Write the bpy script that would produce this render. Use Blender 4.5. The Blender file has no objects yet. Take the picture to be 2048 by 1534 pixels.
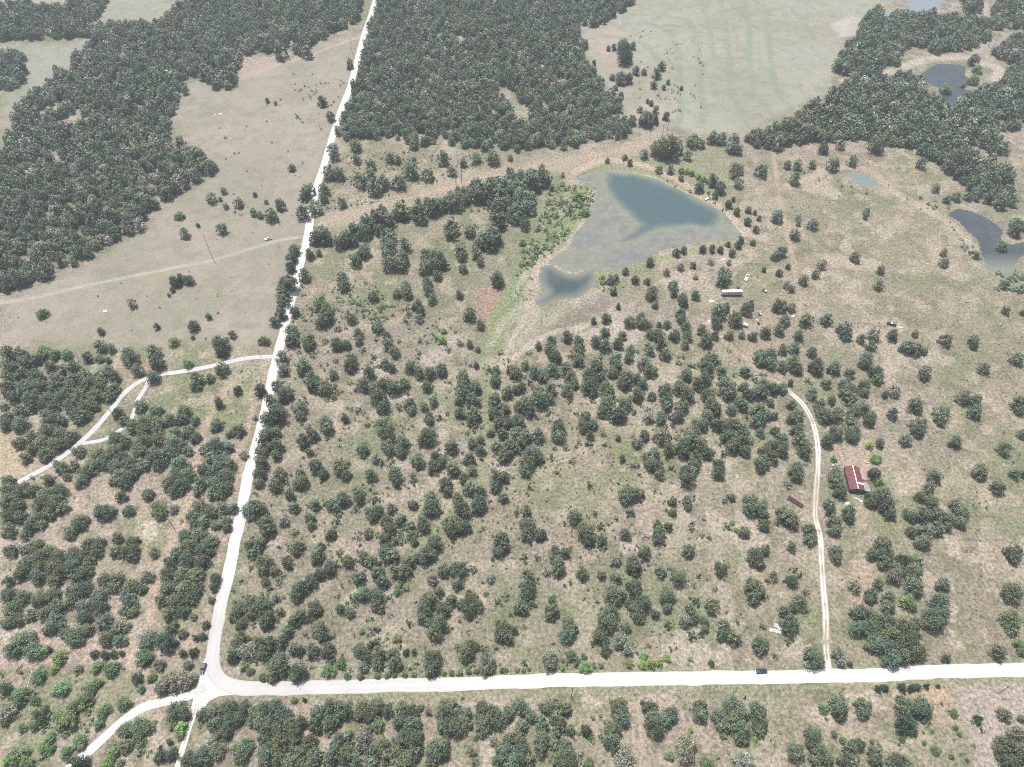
import bpy, math, random
import numpy as np
from mathutils import Vector, Matrix
R = math.radians
S = bpy.context.scene
COL = S.collection

# ------------------------------------------------------------------ camera, sky, sun, exposure
H = 350.0
FPX = 1421.0
PITCH = R(49.1)
cam_d = bpy.data.cameras.new('camera')
cam_d.sensor_width = 36.0
cam_d.lens = 36.0 * FPX / 2048.0
cam_d.clip_start = 1.0
cam_d.clip_end = 20000.0
cam = bpy.data.objects.new('camera', cam_d)
COL.objects.link(cam)
cam.location = (0, 0, H)
cam.rotation_euler = (R(90) - PITCH, 0, 0)
S.camera = cam

SUN_EL, SUN_AZ = R(71), R(-35)            # light from ahead of the camera, a little left
world = bpy.data.worlds.new('World')
S.world = world
world.use_nodes = True
wn = world.node_tree.nodes
wn.clear()
wo = wn.new('ShaderNodeOutputWorld')
wb = wn.new('ShaderNodeBackground')
sky = wn.new('ShaderNodeTexSky')
sky.sky_type = 'NISHITA'
sky.sun_disc = False
sky.sun_elevation = SUN_EL
sky.sun_rotation = SUN_AZ
sky.air_density = 1.0
sky.dust_density = 5.0
wb.inputs['Strength'].default_value = 0.105
world.node_tree.links.new(sky.outputs[0], wb.inputs[0])
world.node_tree.links.new(wb.outputs[0], wo.inputs[0])

sun_d = bpy.data.lights.new('sun', 'SUN')
sun_d.energy = 3.85
sun_d.angle = R(1.5)
sun_d.color = (1.0, 0.982, 0.945)
sun = bpy.data.objects.new('sun', sun_d)
COL.objects.link(sun)
sdir = Vector((math.sin(SUN_AZ) * math.cos(SUN_EL), math.cos(SUN_AZ) * math.cos(SUN_EL), math.sin(SUN_EL)))
sun.rotation_euler = sdir.to_track_quat('Z', 'Y').to_euler()

S.view_settings.view_transform = 'Standard'
S.view_settings.look = 'None'
S.view_settings.gamma = 1.0
S.view_settings.use_curve_mapping = False
S.view_settings.exposure = 0.40
S.cycles.max_bounces = 5
S.cycles.diffuse_bounces = 2
S.cycles.glossy_bounces = 2
S.cycles.volume_bounces = 0
S.cycles.use_denoising = False
S.cycles.filter_width = 1.0
S.cycles.volume_step_rate = 4.0

rng = np.random.default_rng(7)
random.seed(7)

# ------------------------------------------------------------------ photo point -> place on the land
cp, sp = math.cos(PITCH), math.sin(PITCH)
def G(px, py, z=0.0):
    """Where the sight line of a photo point meets the level z (metres)."""
    px = np.asarray(px, float); py = np.asarray(py, float)
    a = (px - 1024.0) / FPX; b = (767.0 - py) / FPX
    dx, dy, dz = a, cp + b * sp, -sp + b * cp
    t = (z - H) / dz
    return np.stack([dx * t, dy * t], -1)
def P(x, y, z=0.0):
    rx, ry, rz = x, y, z - H
    depth = ry * cp - rz * sp
    u = ry * sp + rz * cp
    return 1024.0 + FPX * rx / depth, 767.0 - FPX * u / depth
def ppm(py):
    off = math.atan((py - 767.0) / FPX)
    return FPX * math.sin(PITCH + off) / (H * math.cos(off))

# ------------------------------------------------------------------ helpers
def tag(o, label=None, cat=None, group=None, kind=None):
    if label: o['label'] = label
    if cat: o['category'] = cat
    if group: o['group'] = group
    if kind: o['kind'] = kind
    return o
def empty(name, loc, rz=0.0):
    o = bpy.data.objects.new(name, None)
    o.empty_display_size = 0.5
    o.location = loc; o.rotation_euler = (0, 0, rz)
    COL.objects.link(o)
    return o
def link(name, me, mat=None, parent=None):
    o = bpy.data.objects.new(name, me)
    if mat is not None and not me.materials: me.materials.append(mat)
    COL.objects.link(o)
    if parent is not None: o.parent = parent
    return o
def np_mesh(name, v, f, mat=None, col=None, smooth=False, colpoint=False):
    """Mesh from arrays: v (n,3), f (m,k) faces all with k corners, col (m,3) or per point."""
    me = bpy.data.meshes.new(name)
    n, (m, k) = len(v), f.shape
    me.vertices.add(n); me.loops.add(m * k); me.polygons.add(m)
    me.vertices.foreach_set('co', np.ascontiguousarray(v, np.float32).ravel())
    me.loops.foreach_set('vertex_index', np.ascontiguousarray(f, np.int32).ravel())
    me.polygons.foreach_set('loop_start', np.arange(0, m * k, k, dtype=np.int32))
    me.polygons.foreach_set('loop_total', np.full(m, k, np.int32))
    if smooth: me.polygons.foreach_set('use_smooth', np.ones(m, bool))
    if col is not None:
        at = me.attributes.new('col', 'FLOAT_COLOR', 'POINT' if colpoint else 'FACE')
        c4 = np.ones((len(col), 4), np.float32); c4[:, :col.shape[1]] = col
        at.data.foreach_set('color', c4.ravel())
    me.update(calc_edges=True)
    if mat is not None: me.materials.append(mat)
    return me
class MB:
    """Collects boxes, bars, tubes and sheets, then builds ONE mesh object."""
    def __init__(s): s.v = []; s.f = []
    def add(s, v, f):
        n = len(s.v); s.v += [tuple(p) for p in v]; s.f += [tuple(i + n for i in q) for q in f]; return s
    def box(s, c, d, rz=0.0, taper=1.0, ry=0.0):
        x, y, z = d[0] / 2, d[1] / 2, d[2] / 2
        M = Matrix.Translation(c) @ Matrix.Rotation(rz, 4, 'Z') @ Matrix.Rotation(ry, 4, 'Y')
        p = [(-x, -y, -z), (x, -y, -z), (x, y, -z), (-x, y, -z)] + [(a * taper * x, b * taper * y, z) for a, b in ((-1, -1), (1, -1), (1, 1), (-1, 1))]
        return s.add([M @ Vector(q) for q in p], [(3, 2, 1, 0), (4, 5, 6, 7), (0, 1, 5, 4), (1, 2, 6, 5), (2, 3, 7, 6), (3, 0, 4, 7)])
    def tube(s, pts, rad, n=6, cap=True):
        pts = [Vector(p) for p in pts]
        if not isinstance(rad, (list, tuple)): rad = [rad] * len(pts)
        V = []; F = []
        for i, p in enumerate(pts):
            t = (pts[min(i + 1, len(pts) - 1)] - pts[max(i - 1, 0)]).normalized()
            a = t.cross(Vector((0, 0, 1)))
            if a.length < 1e-3: a = t.cross(Vector((1, 0, 0)))
            a.normalize(); b = t.cross(a)
            for k in range(n):
                w = 2 * math.pi * k / n
                V.append(p + (a * math.cos(w) + b * math.sin(w)) * rad[i])
        for i in range(len(pts) - 1):
            for k in range(n):
                F.append((i * n + k, i * n + (k + 1) % n, (i + 1) * n + (k + 1) % n, (i + 1) * n + k))
        if cap:
            F.append(tuple(range(n))[::-1]); F.append(tuple((len(pts) - 1) * n + k for k in range(n)))
        return s.add(V, F)
    def loft(s, rings, cap=True):
        n = len(rings[0]); V = [p for r in rings for p in r]; F = []
        for i in range(len(rings) - 1):
            for k in range(n): F.append((i * n + k, i * n + (k + 1) % n, (i + 1) * n + (k + 1) % n, (i + 1) * n + k))
        if cap: F.append(tuple(range(n))[::-1]); F.append(tuple((len(rings) - 1) * n + k for k in range(n)))
        return s.add(V, F)
    def build(s, name, mat, parent=None, loc=None, rz=0.0, bevel=0.0, smooth=False):
        me = bpy.data.meshes.new(name)
        me.from_pydata(s.v, [], s.f); me.update()
        if smooth:
            for p in me.polygons: p.use_smooth = True
        o = link(name, me, mat, parent)
        if loc is not None: o.location = loc; o.rotation_euler = (0, 0, rz)
        if bevel:
            b = o.modifiers.new('bevel', 'BEVEL'); b.width = bevel; b.segments = 2; b.limit_method = 'ANGLE'
        return o

# value noise on a lattice, for ground cover
def vnoise(x, y, scale, seed):
    an = (seed * 0.7391) % 6.283; ca, sa = math.cos(an), math.sin(an)
    x, y = (x * ca - y * sa) / scale + seed * 3.17, (x * sa + y * ca) / scale
    xi = np.floor(x).astype(np.int64); yi = np.floor(y).astype(np.int64)
    fx = x - xi; fy = y - yi
    fx = fx * fx * (3 - 2 * fx); fy = fy * fy * (3 - 2 * fy)
    def h(a, b):
        n = (a * 374761393 + b * 668265263 + seed * 1442695041) & 0xFFFFFFFF
        n = ((n ^ (n >> 13)) * 1274126177) & 0xFFFFFFFF
        return ((n ^ (n >> 16)) & 0xFFFF) / 65535.0
    return (h(xi, yi) * (1 - fx) + h(xi + 1, yi) * fx) * (1 - fy) + (h(xi, yi + 1) * (1 - fx) + h(xi + 1, yi + 1) * fx) * fy
def fbm(x, y, scale, seed, oct=4):
    s = 0; a = 0.5; t = 0
    for i in range(oct):
        s = s + a * vnoise(x, y, scale / 2 ** i, seed + i * 17); t += a; a *= 0.55
    return s / t
def lin(c):
    c = np.asarray(c, float) / 255.0
    return np.where(c <= 0.04045, c / 12.92, ((c + 0.055) / 1.055) ** 2.4)
def inpoly(x, y, poly):
    r = np.zeros(x.shape, bool); n = len(poly); j = n - 1
    for i in range(n):
        xi, yi = poly[i]; xj, yj = poly[j]
        c = ((yi > y) != (yj > y))
        with np.errstate(divide='ignore', invalid='ignore'):
            r ^= c & (x < (xj - xi) * (y - yi) / (yj - yi + 1e-12) + xi)
        j = i
    return r
def segdist(x, y, pts, closed=False):
    d = np.full(x.shape, 1e9); n = len(pts)
    for i in range(n if closed else n - 1):
        ax, ay = pts[i]; bx, by = pts[(i + 1) % n]
        vx, vy = bx - ax, by - ay
        t = np.clip(((x - ax) * vx + (y - ay) * vy) / (vx * vx + vy * vy + 1e-9), 0, 1)
        d = np.minimum(d, np.hypot(x - ax - t * vx, y - ay - t * vy))
    return d
def curve(pts, step=2.5):
    """Catmull-Rom through ground points, resampled about every STEP metres."""
    p = np.asarray(pts, float)
    q = np.vstack([2 * p[0] - p[1], p, 2 * p[-1] - p[-2]])
    out = []
    for i in range(1, len(q) - 2):
        L = np.linalg.norm(q[i + 1] - q[i]); n = max(2, int(L / step))
        t = np.linspace(0, 1, n, endpoint=False)[:, None]
        a, b, c, d = q[i - 1], q[i], q[i + 1], q[i + 2]
        out.append(0.5 * (2 * b + (c - a) * t + (2 * a - 5 * b + 4 * c - d) * t ** 2 + (3 * b - a - 3 * c + d) * t ** 3))
    return np.vstack(out + [p[-1:]])
def gp(s):
    """'x,y x,y ...' in photo points -> ground points."""
    a = np.array([[float(v) for v in t.split(',')[:2]] for t in s.split()])
    return G(a[:, 0], a[:, 1])

# ------------------------------------------------------------------ materials
def mat_new(name):
    m = bpy.data.materials.new(name); m.use_nodes = True
    n = m.node_tree.nodes; n.clear()
    o = n.new('ShaderNodeOutputMaterial'); b = n.new('ShaderNodeBsdfPrincipled')
    m.node_tree.links.new(b.outputs[0], o.inputs[0])
    return m, n, m.node_tree.links, b
def mat_plain(name, col, rough=0.7, metal=0.0, var=0.12, scale=3.0):
    m, n, l, b = mat_new(name)
    tc = n.new('ShaderNodeTexCoord'); nz = n.new('ShaderNodeTexNoise'); nz.inputs['Scale'].default_value = scale
    nz.inputs['Detail'].default_value = 4
    mr = n.new('ShaderNodeMapRange'); mr.inputs[1].default_value = 0.3; mr.inputs[2].default_value = 0.7
    mr.inputs[3].default_value = 1 - var; mr.inputs[4].default_value = 1 + var
    mx = n.new('ShaderNodeVectorMath'); mx.operation = 'SCALE'; mx.inputs[0].default_value = col[:3]
    l.new(tc.outputs['Object'], nz.inputs['Vector']); l.new(nz.outputs[0], mr.inputs[0]); l.new(mr.outputs[0], mx.inputs['Scale'])
    l.new(mx.outputs[0], b.inputs['Base Color'])
    b.inputs['Roughness'].default_value = rough; b.inputs['Metallic'].default_value = metal
    return m
def mat_rust(name, col, col2, scale=1.2, rough=0.75, stripe=None):
    m, n, l, b = mat_new(name)
    tc = n.new('ShaderNodeTexCoord'); nz = n.new('ShaderNodeTexNoise'); nz.inputs['Scale'].default_value = scale; nz.inputs['Detail'].default_value = 6
    cr = n.new('ShaderNodeValToRGB'); cr.color_ramp.elements[0].position = 0.38; cr.color_ramp.elements[1].position = 0.66
    cr.color_ramp.elements[0].color = (*col, 1); cr.color_ramp.elements[1].color = (*col2, 1)
    l.new(tc.outputs['Object'], nz.inputs['Vector']); l.new(nz.outputs[0], cr.inputs[0]); l.new(cr.outputs[0], b.inputs['Base Color'])
    b.inputs['Roughness'].default_value = rough
    return m
def mat_ground():
    m, n, l, b = mat_new('dry_pasture')
    at = n.new('ShaderNodeAttribute'); at.attribute_name = 'col'
    tc = n.new('ShaderNodeTexCoord')
    def noise(scale, det=3, rough=0.6):
        z = n.new('ShaderNodeTexNoise'); z.inputs['Scale'].default_value = scale; z.inputs['Detail'].default_value = det; z.inputs['Roughness'].default_value = rough
        l.new(tc.outputs['Object'], z.inputs['Vector']); return z
    def mrange(src, a, c, lo, hi):
        r = n.new('ShaderNodeMapRange'); r.inputs[1].default_value = a; r.inputs[2].default_value = c; r.inputs[3].default_value = lo; r.inputs[4].default_value = hi
        l.new(src, r.inputs[0]); return r.outputs[0]
    def mix(fac, a, c, mode='MIX'):
        x = n.new('ShaderNodeMix'); x.data_type = 'RGBA'; x.blend_type = mode
        if isinstance(fac, float): x.inputs['Factor'].default_value = fac
        else: l.new(fac, x.inputs['Factor'])
        for s, v in (('A', a), ('B', c)):
            i = [k for k in x.inputs if k.name == s and k.type == 'RGBA'][0]
            if isinstance(v, tuple): i.default_value = (*v, 1)
            else: l.new(v, i)
        return [k for k in x.outputs if k.type == 'RGBA'][0]
    n1 = noise(0.55, 5, 0.72); n2 = noise(1.9, 3, 0.7); n3 = noise(0.16, 3); n4 = noise(0.9, 2)
    tuft = mrange(n4.outputs[0], 0.52, 0.64, 0.0, 0.65)
    def times(sock):
        q = n.new('ShaderNodeMath'); q.operation = 'MULTIPLY'; l.new(sock, q.inputs[0]); l.new(at.outputs['Alpha'], q.inputs[1]); return q.outputs[0]
    tuft = times(tuft)
    c = mix(tuft, at.outputs['Color'], (0.135, 0.145, 0.085))
    straw = mrange(n2.outputs[0], 0.54, 0.68, 0.0, 0.55)
    straw = times(straw)
    c = mix(straw, c, (0.54, 0.46, 0.365))
    v = n.new('ShaderNodeMath'); v.operation = 'MULTIPLY'
    l.new(mrange(n1.outputs[0], 0.34, 0.66, 0.50, 1.46), v.inputs[0]); l.new(mrange(n3.outputs[0], 0.3, 0.7, 0.9, 1.1), v.inputs[1])
    sc = n.new('ShaderNodeVectorMath'); sc.operation = 'SCALE'
    d1 = n.new('ShaderNodeMath'); d1.operation = 'SUBTRACT'; l.new(v.outputs[0], d1.inputs[0]); d1.inputs[1].default_value = 1.0
    d2 = n.new('ShaderNodeMath'); d2.operation = 'ADD'; l.new(times(d1.outputs[0]), d2.inputs[0]); d2.inputs[1].default_value = 1.0
    l.new(c, sc.inputs[0]); l.new(d2.outputs[0], sc.inputs['Scale'])
    l.new(sc.outputs[0], b.inputs['Base Color'])
    bm = n.new('ShaderNodeBump'); bm.inputs['Strength'].default_value = 0.5; bm.inputs['Distance'].default_value = 0.25
    l.new(n1.outputs[0], bm.inputs['Height']); l.new(bm.outputs[0], b.inputs['Normal'])
    b.inputs['Roughness'].default_value = 0.95; b.inputs['Specular IOR Level'].default_value = 0.1
    return m
def mat_attr(name, rough=0.8, spec=0.2, fine=1.5, amp=0.12, objcol=False):
    m, n, l, b = mat_new(name)
    at = n.new('ShaderNodeAttribute'); at.attribute_name = 'col'
    tc = n.new('ShaderNodeTexCoord'); nz = n.new('ShaderNodeTexNoise'); nz.inputs['Scale'].default_value = fine; nz.inputs['Detail'].default_value = 4
    l.new(tc.outputs['Object'], nz.inputs['Vector'])
    mr = n.new('ShaderNodeMapRange'); mr.inputs[1].default_value = 0.3; mr.inputs[2].default_value = 0.7; mr.inputs[3].default_value = 1 - amp; mr.inputs[4].default_value = 1 + amp
    l.new(nz.outputs[0], mr.inputs[0])
    sc = n.new('ShaderNodeVectorMath'); sc.operation = 'SCALE'
    l.new(at.outputs['Color'], sc.inputs[0]); l.new(mr.outputs[0], sc.inputs['Scale'])
    src = sc.outputs[0]
    if objcol:
        oi = n.new('ShaderNodeObjectInfo'); mu = n.new('ShaderNodeVectorMath'); mu.operation = 'MULTIPLY'
        l.new(src, mu.inputs[0]); l.new(oi.outputs['Color'], mu.inputs[1]); src = mu.outputs[0]
    l.new(src, b.inputs['Base Color'])
    b.inputs['Roughness'].default_value = rough; b.inputs['Specular IOR Level'].default_value = spec
    return m
M_GROUND = mat_ground()
M_LEAF = mat_attr('oak_foliage', 0.75, 0.25, 0.7, 0.10, objcol=True)
M_ROAD = mat_attr('white_caliche', 0.95, 0.1, 0.8, 0.05)
M_WATER = mat_attr('pond_water', 0.12, 0.22, 0.25, 0.05)
M_BARK = mat_plain('grey_bark', (0.16, 0.14, 0.12), 0.9)
M_DEAD = mat_plain('bleached_wood', (0.52, 0.49, 0.45), 0.85, var=0.2)
M_POLE = mat_plain('weathered_pole', (0.13, 0.105, 0.085), 0.85)
M_POLEG = mat_plain('grey_pole', (0.36, 0.34, 0.32), 0.8)
M_WHITE = mat_plain('white_paint', (0.80, 0.80, 0.79), 0.5, var=0.05)
M_DIRTY = mat_plain('dirty_white', (0.54, 0.53, 0.51), 0.6, var=0.2, scale=1.5)
M_PALE = mat_plain('chalky_sheet', (0.40, 0.39, 0.40), 0.7, var=0.3, scale=1.2)
M_GREY = mat_plain('galvanised', (0.36, 0.36, 0.37), 0.5, 0.3, var=0.2)
M_BLACK = mat_plain('black_rubber', (0.02, 0.02, 0.02), 0.8)
M_DARK = mat_plain('dark_plastic', (0.035, 0.035, 0.04), 0.5)
M_GLASS = mat_plain('tinted_glass', (0.02, 0.025, 0.035), 0.08, var=0.02)
M_NAVY = mat_plain('navy_paint', (0.03, 0.04, 0.11), 0.25, 0.2, var=0.04)
M_BLACKP = mat_plain('black_paint', (0.02, 0.02, 0.032), 0.22, 0.2, var=0.04)
M_CHROME = mat_plain('bright_metal', (0.6, 0.6, 0.62), 0.25, 0.9, var=0.03)
M_RED = mat_plain('red_lamp', (0.35, 0.02, 0.02), 0.3)
M_ROOF = mat_rust('rusty_roof', (0.125, 0.034, 0.038), (0.20, 0.066, 0.068), 0.5)
M_ROOFP = mat_rust('faded_roof', (0.30, 0.17, 0.17), (0.42, 0.33, 0.33), 0.8)
M_ROOFG = mat_rust('grey_roof', (0.22, 0.23, 0.26), (0.36, 0.35, 0.37), 0.7)
M_BARN = mat_rust('old_boards', (0.10, 0.09, 0.09), (0.20, 0.18, 0.18), 0.9)
M_RUST = mat_rust('rusted_steel', (0.09, 0.032, 0.035), (0.20, 0.085, 0.09), 1.5)
M_RUSTP = mat_rust('pale_rust', (0.20, 0.11, 0.10), (0.34, 0.22, 0.21), 1.5)

# ------------------------------------------------------------------ the land: lines and areas, read off the photo
ROAD_A = '760,-30 750.5,0 739,40 728,70 708,146 697,182 677,235 661,287 645,339 632,378 623,424 615,474 607,505 599,536 593,562 585,594 576,625 567,667 556,706 549,735 541,771 531,818 519,870 503,922 490,985 478,1047 466,1103 453,1163 441,1212 431,1264 425,1310 428,1340 445,1362 475,1374 512,1377 642,1375 773,1371 903,1368 1024,1364 1154,1360 1285,1358 1415,1356 1536,1355 1666,1352 1745,1350 1875,1344 2048,1339 2330,1330'
TRACK_S = '398,1385 390,1421 373,1473 357,1525 340,1590'
DRIVE_C = '412,1372 391,1386 364,1395 325,1404 286,1416 247,1441 207,1477 174,1507 142,1533 95,1575'
DRIVE_D = '549,713 520,714 490,717 440,728 400,737 350,745 312,750 276,765 245,790 220,822 190,857 160,885 130,909 90,936 60,952 33,967'
LOOP_E = '300,754 290,777 276,799 268,825 258,845 243,858 228,868 205,880 165,887'
DRIVE_F = '1560,770 1575,781 1601,804 1622,836 1632,869 1636,906 1635,948 1632,995 1631,1034 1639,1068 1642,1099 1645,1146 1648,1186 1652,1233 1651,1280 1653,1311 1657,1338'
PONDS = {
 'main': '1152,356 1180,345 1217,341 1259,347 1298,353 1324,362 1350,375 1373,386 1402,400 1410,403 1438,419 1457,435 1472,456 1484,471 1467,476 1436,482 1389,487 1350,492 1324,502 1292,518 1259,531 1238,539 1201,544 1170,537 1141,542 1120,534 1097,526 1110,513 1136,495 1149,469 1170,443 1180,419 1191,390 1191,375 1170,365',
 'lower': '1080,534 1102,531 1133,547 1152,549 1183,540 1191,547 1191,562 1180,578 1154,596 1123,599 1089,612 1073,609 1071,601 1092,586 1081,568 1079,547',
 'tiny': '1698,352 1713,346 1734,351 1755,365 1752,373 1718,370 1703,361',
 'dark': '1893,429 1914,419 1940,422 1966,432 1990,448 2005,463 2003,476 2023,489 2060,479 2060,497 2031,526 2029,539 2000,547 1976,539 1963,505 1956,482 1937,463 1917,443',
 'upper': '1846,146 1870,130 1898,128 1930,133 1930,149 1945,167 1927,177 1950,185 1937,198 1906,214 1893,211 1883,193 1877,177 1862,169 1849,162',
 'far': '1754,22 1812,20 1825,-8 1890,-8 1859,29 1849,34 1810,31 1760,36'}
WOODS = [
 ('690,470 760,428 850,405 950,380 1050,346 1100,342 1106,368 1062,398 1045,440 1000,450 965,402 860,428 780,462 700,492', 7.0, 3.6, .12),  # areas of closed woodland, spacing in metres, radius, skip share
 ('0,588 90,560 180,522 250,478 310,430 375,375 430,345 430,325 375,300 330,275 335,240 365,210 370,160 405,150 430,182 478,172 475,140 500,105 545,112 575,92 600,118 625,105 640,82 700,55 720,35 727,-10 400,-10 350,25 310,55 240,55 190,60 185,95 150,130 125,150 105,170 70,195 45,225 25,250 20,300 0,320 -60,330 -60,610', 6.3, 4.1, 0.05),
 ('-60,0 0,12 140,20 160,-10 225,-10 180,48 190,60 182,80 -60,82', 6.3, 4.2, 0.05),
 ('763,-15 737,60 722,100 702,150 694,190 683,240 676,275 735,280 790,278 830,298 900,275 930,298 1000,298 1040,308 1060,303 1130,298 1175,285 1235,282 1257,263 1240,240 1235,215 1215,190 1185,150 1165,110 1150,70 1170,55 1210,50 1235,25 1290,-15', 5.9, 3.75, 0.06),
 ('1672,152 1700,90 1725,50 1750,15 1760,40 1800,32 1830,35 1900,40 1985,50 1970,85 1930,100 1870,110 1830,88 1815,95 1805,110 1790,130 1740,152 1690,157', 6.4, 4.4, 0.04),
 ('1495,282 1580,245 1640,205 1700,170 1770,157 1830,160 1850,185 1870,200 1890,218 1925,206 1970,185 2005,172 2020,130 1985,110 2000,85 2110,75 2110,262 2000,268 1990,310 1960,300 1950,290 1890,293 1850,298 1770,298 1730,285 1650,288 1600,293 1540,298 1510,294', 6.6, 4.6, 0.03),
 ('1890,300 1960,312 1990,332 2020,352 2020,415 1960,408 1930,370 1910,350 1850,320 1835,302', 6.6, 4.4, 0.15),
 ('1925,-10 1962,-10 1962,26 1925,22', 6.5, 4.2, 0.0), ('2005,-10 2110,-10 2110,60 1990,60 1980,35', 6.5, 4.3, 0.05),
 ('0,115 30,112 50,122 45,135 0,150', 7, 4.5, 0.0), ('0,148 45,140 60,160 30,178 0,180', 7, 4.8, 0.0)]
CLEAR = ['85,218 118,205 122,222 90,232', '88,335 140,308 142,318 92,350', '38,352 65,348 62,365 40,368', '110,240 165,225 170,245 120,262',
 '990,180 1015,170 1050,215 1062,250 1045,252 1015,215', '1008,185 1026,240 1040,250 1040,210', '910,68 935,75 930,92 912,86', '1080,205 1100,210 1098,228 1085,225']
# ground cover and one painted cloud shade: (area or line, photo colour, softness m / half width m, strength)
AREAS = [
 ('330,240 372,160 470,165 560,110 720,65 690,200 640,400 605,480 590,600 545,695 0,695 0,600 180,530 430,340', (184, 176, 160), 6, .85),
 ('0,85 185,85 120,160 60,195 20,260 0,320', (176, 182, 163), 6, .85), ('180,45 230,-10 400,-10 330,40 300,58', (180, 184, 168), 6, .85), ('-40,-30 150,-30 130,15 -40,12', (194, 184, 174), 6, .85),
 ('1290,-20 1860,-20 1760,20 1700,50 1680,140 1640,190 1500,265 1400,268 1330,255 1240,240 1165,100 1150,60 1235,20', (184, 187, 168), 6, .95),
 ('1155,60 1235,48 1262,70 1235,110 1300,140 1362,200 1330,258 1290,275 1262,240 1230,170', (198, 180, 167), 8, .75),
 ('1663,45 1700,30 1727,38 1715,70 1680,74', (212, 204, 196), 3, .9),
 ('1490,440 1560,480 1565,560 1440,605 1290,595 1225,560 1330,510 1470,490', (188, 172, 148), 8, .7),
 ('1110,360 1185,375 1192,400 1165,445 1115,500 1060,540 1020,560 1000,500 1050,450 1090,420', (141, 160, 106), 6, .8),
 ('1010,620 1060,560 1075,620 1190,590 1205,600 1120,660 1040,710 1000,690 985,650', (180, 180, 156), 5, .8),
 ('955,580 1010,570 1016,600 1002,660 985,676 960,640', (184, 146, 132), 3, .95), ('1205,588 1060,676 1085,692 1232,604', (143, 130, 119), 3, .75),
 ('620,480 800,430 1000,400 1090,380 1060,500 980,560 900,640 700,640 590,600', (141, 145, 114), 12, .8),  # green middle ground, darkened by cloud shade painted into its colour
 ('845,722 890,680 935,665 930,690 900,720 860,732', (198, 187, 170), 3, .85), ('1160,672 1190,655 1240,645 1292,655 1272,690 1250,702', (208, 196, 182), 3, .85),
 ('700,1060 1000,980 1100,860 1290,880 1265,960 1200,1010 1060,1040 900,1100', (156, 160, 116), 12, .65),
 ('1400,880 1500,870 1560,900 1545,990 1460,970 1400,990 1325,985', (200, 181, 160), 6, .8), ('1150,740 1240,760 1300,800 1380,820 1400,860 1260,850 1150,800', (190, 173, 155), 6, .7),
 ('1560,300 1850,300 1950,430 1960,560 2060,600 2060,1330 1700,1330 1660,1100 1900,780 1600,560', (164, 150, 130), 10, .85),
 ('1575,390 1800,390 1850,520 1800,640 1700,640 1620,560', (164, 158, 130), 14, .6),
 ('1665,890 1740,880 1752,930 1738,945 1690,940 1670,925', (200, 176, 156), 3, .85), ('1780,940 1832,930 1838,990 1790,1002', (206, 189, 166), 3, .8),
 ('1680,1060 1735,1015 1705,1240 1668,1200', (198, 176, 154), 5, .75), ('1450,1130 1530,1150 1550,1240 1480,1200', (200, 176, 152), 5, .7),
 ('1700,1130 1760,1150 1740,1210 1690,1200', (204, 174, 152), 4, .7), ('1670,1280 1740,1290 1760,1325 1690,1325', (196, 174, 150), 4, .7),
 ('380,1405 2060,1375 2060,1560 340,1560', (182, 166, 148), 5, .7),
 ('1900,1368 2060,1362 2060,1560 1965,1560 1925,1440', (194, 178, 167), 2, .9), ('1785,1370 1893,1370 1908,1425 1860,1445 1800,1400', (210, 180, 142), 4, .8),
 ('-60,960 100,900 300,960 440,860 500,900 400,1310 -60,1320', (202, 182, 168), 6, .8), ('240,850 312,757 440,740 545,725 520,780 470,870 420,850 380,815', (150, 160, 108), 5, .85),
 ('-60,860 30,868 82,930 40,960 -60,980', (212, 192, 156), 3, .85), ('262,1038 328,1038 322,1098 278,1100', (160, 166, 112), 3, .8), ('280,1048 312,1044 316,1076 300,1087 277,1076', (222, 206, 188), 1.5, .95),
 ('-60,1325 300,1340 385,1378 300,1402 130,1540 -60,1560', (160, 158, 122), 5, .85), ('150,1560 330,1422 385,1415 350,1560', (174, 160, 136), 5, .7),
 ('330,690 545,700 540,715 320,745 250,770 230,700', (158, 158, 122), 5, .7), ('240,720 330,730 300,750 240,790', (190, 160, 136), 3, .6),
 ('1290,1310 1350,1270 1420,1290 1410,1325 1290,1330', (160, 166, 118), 5, .6), ('1890,960 2060,980 2060,1080 1900,1020', (160, 164, 122), 8, .6),
 ('1450,620 1560,600 1600,640 1560,760 1480,700', (192, 168, 150), 6, .7), ('1500,560 1560,550 1640,600 1600,640', (196, 172, 148), 5, .7),
 ('1840,500 1930,470 1970,560 1990,580 1920,600', (190, 178, 152), 6, .7), ('1810,440 1900,460 1940,520 1880,500', (198, 184, 158), 5, .7),
 ('1130,338 1230,308 1330,323 1460,398 1505,440 1485,458 1400,398 1300,354 1200,342', (158, 163, 124), 3.5, .85), ('1280,300 1480,290 1500,385 1430,372 1330,330', (160, 163, 126), 4, .7), ('1020,400 1100,375 1110,420 1040,470', (146, 160, 112), 4, .7), ('1200,300 1130,318 1000,335 1000,325 1130,305', (166, 166, 134), 4, .6),
 ('480,108 545,114 560,130 500,155 470,165', (204, 180, 170), 3, .8)]
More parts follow.
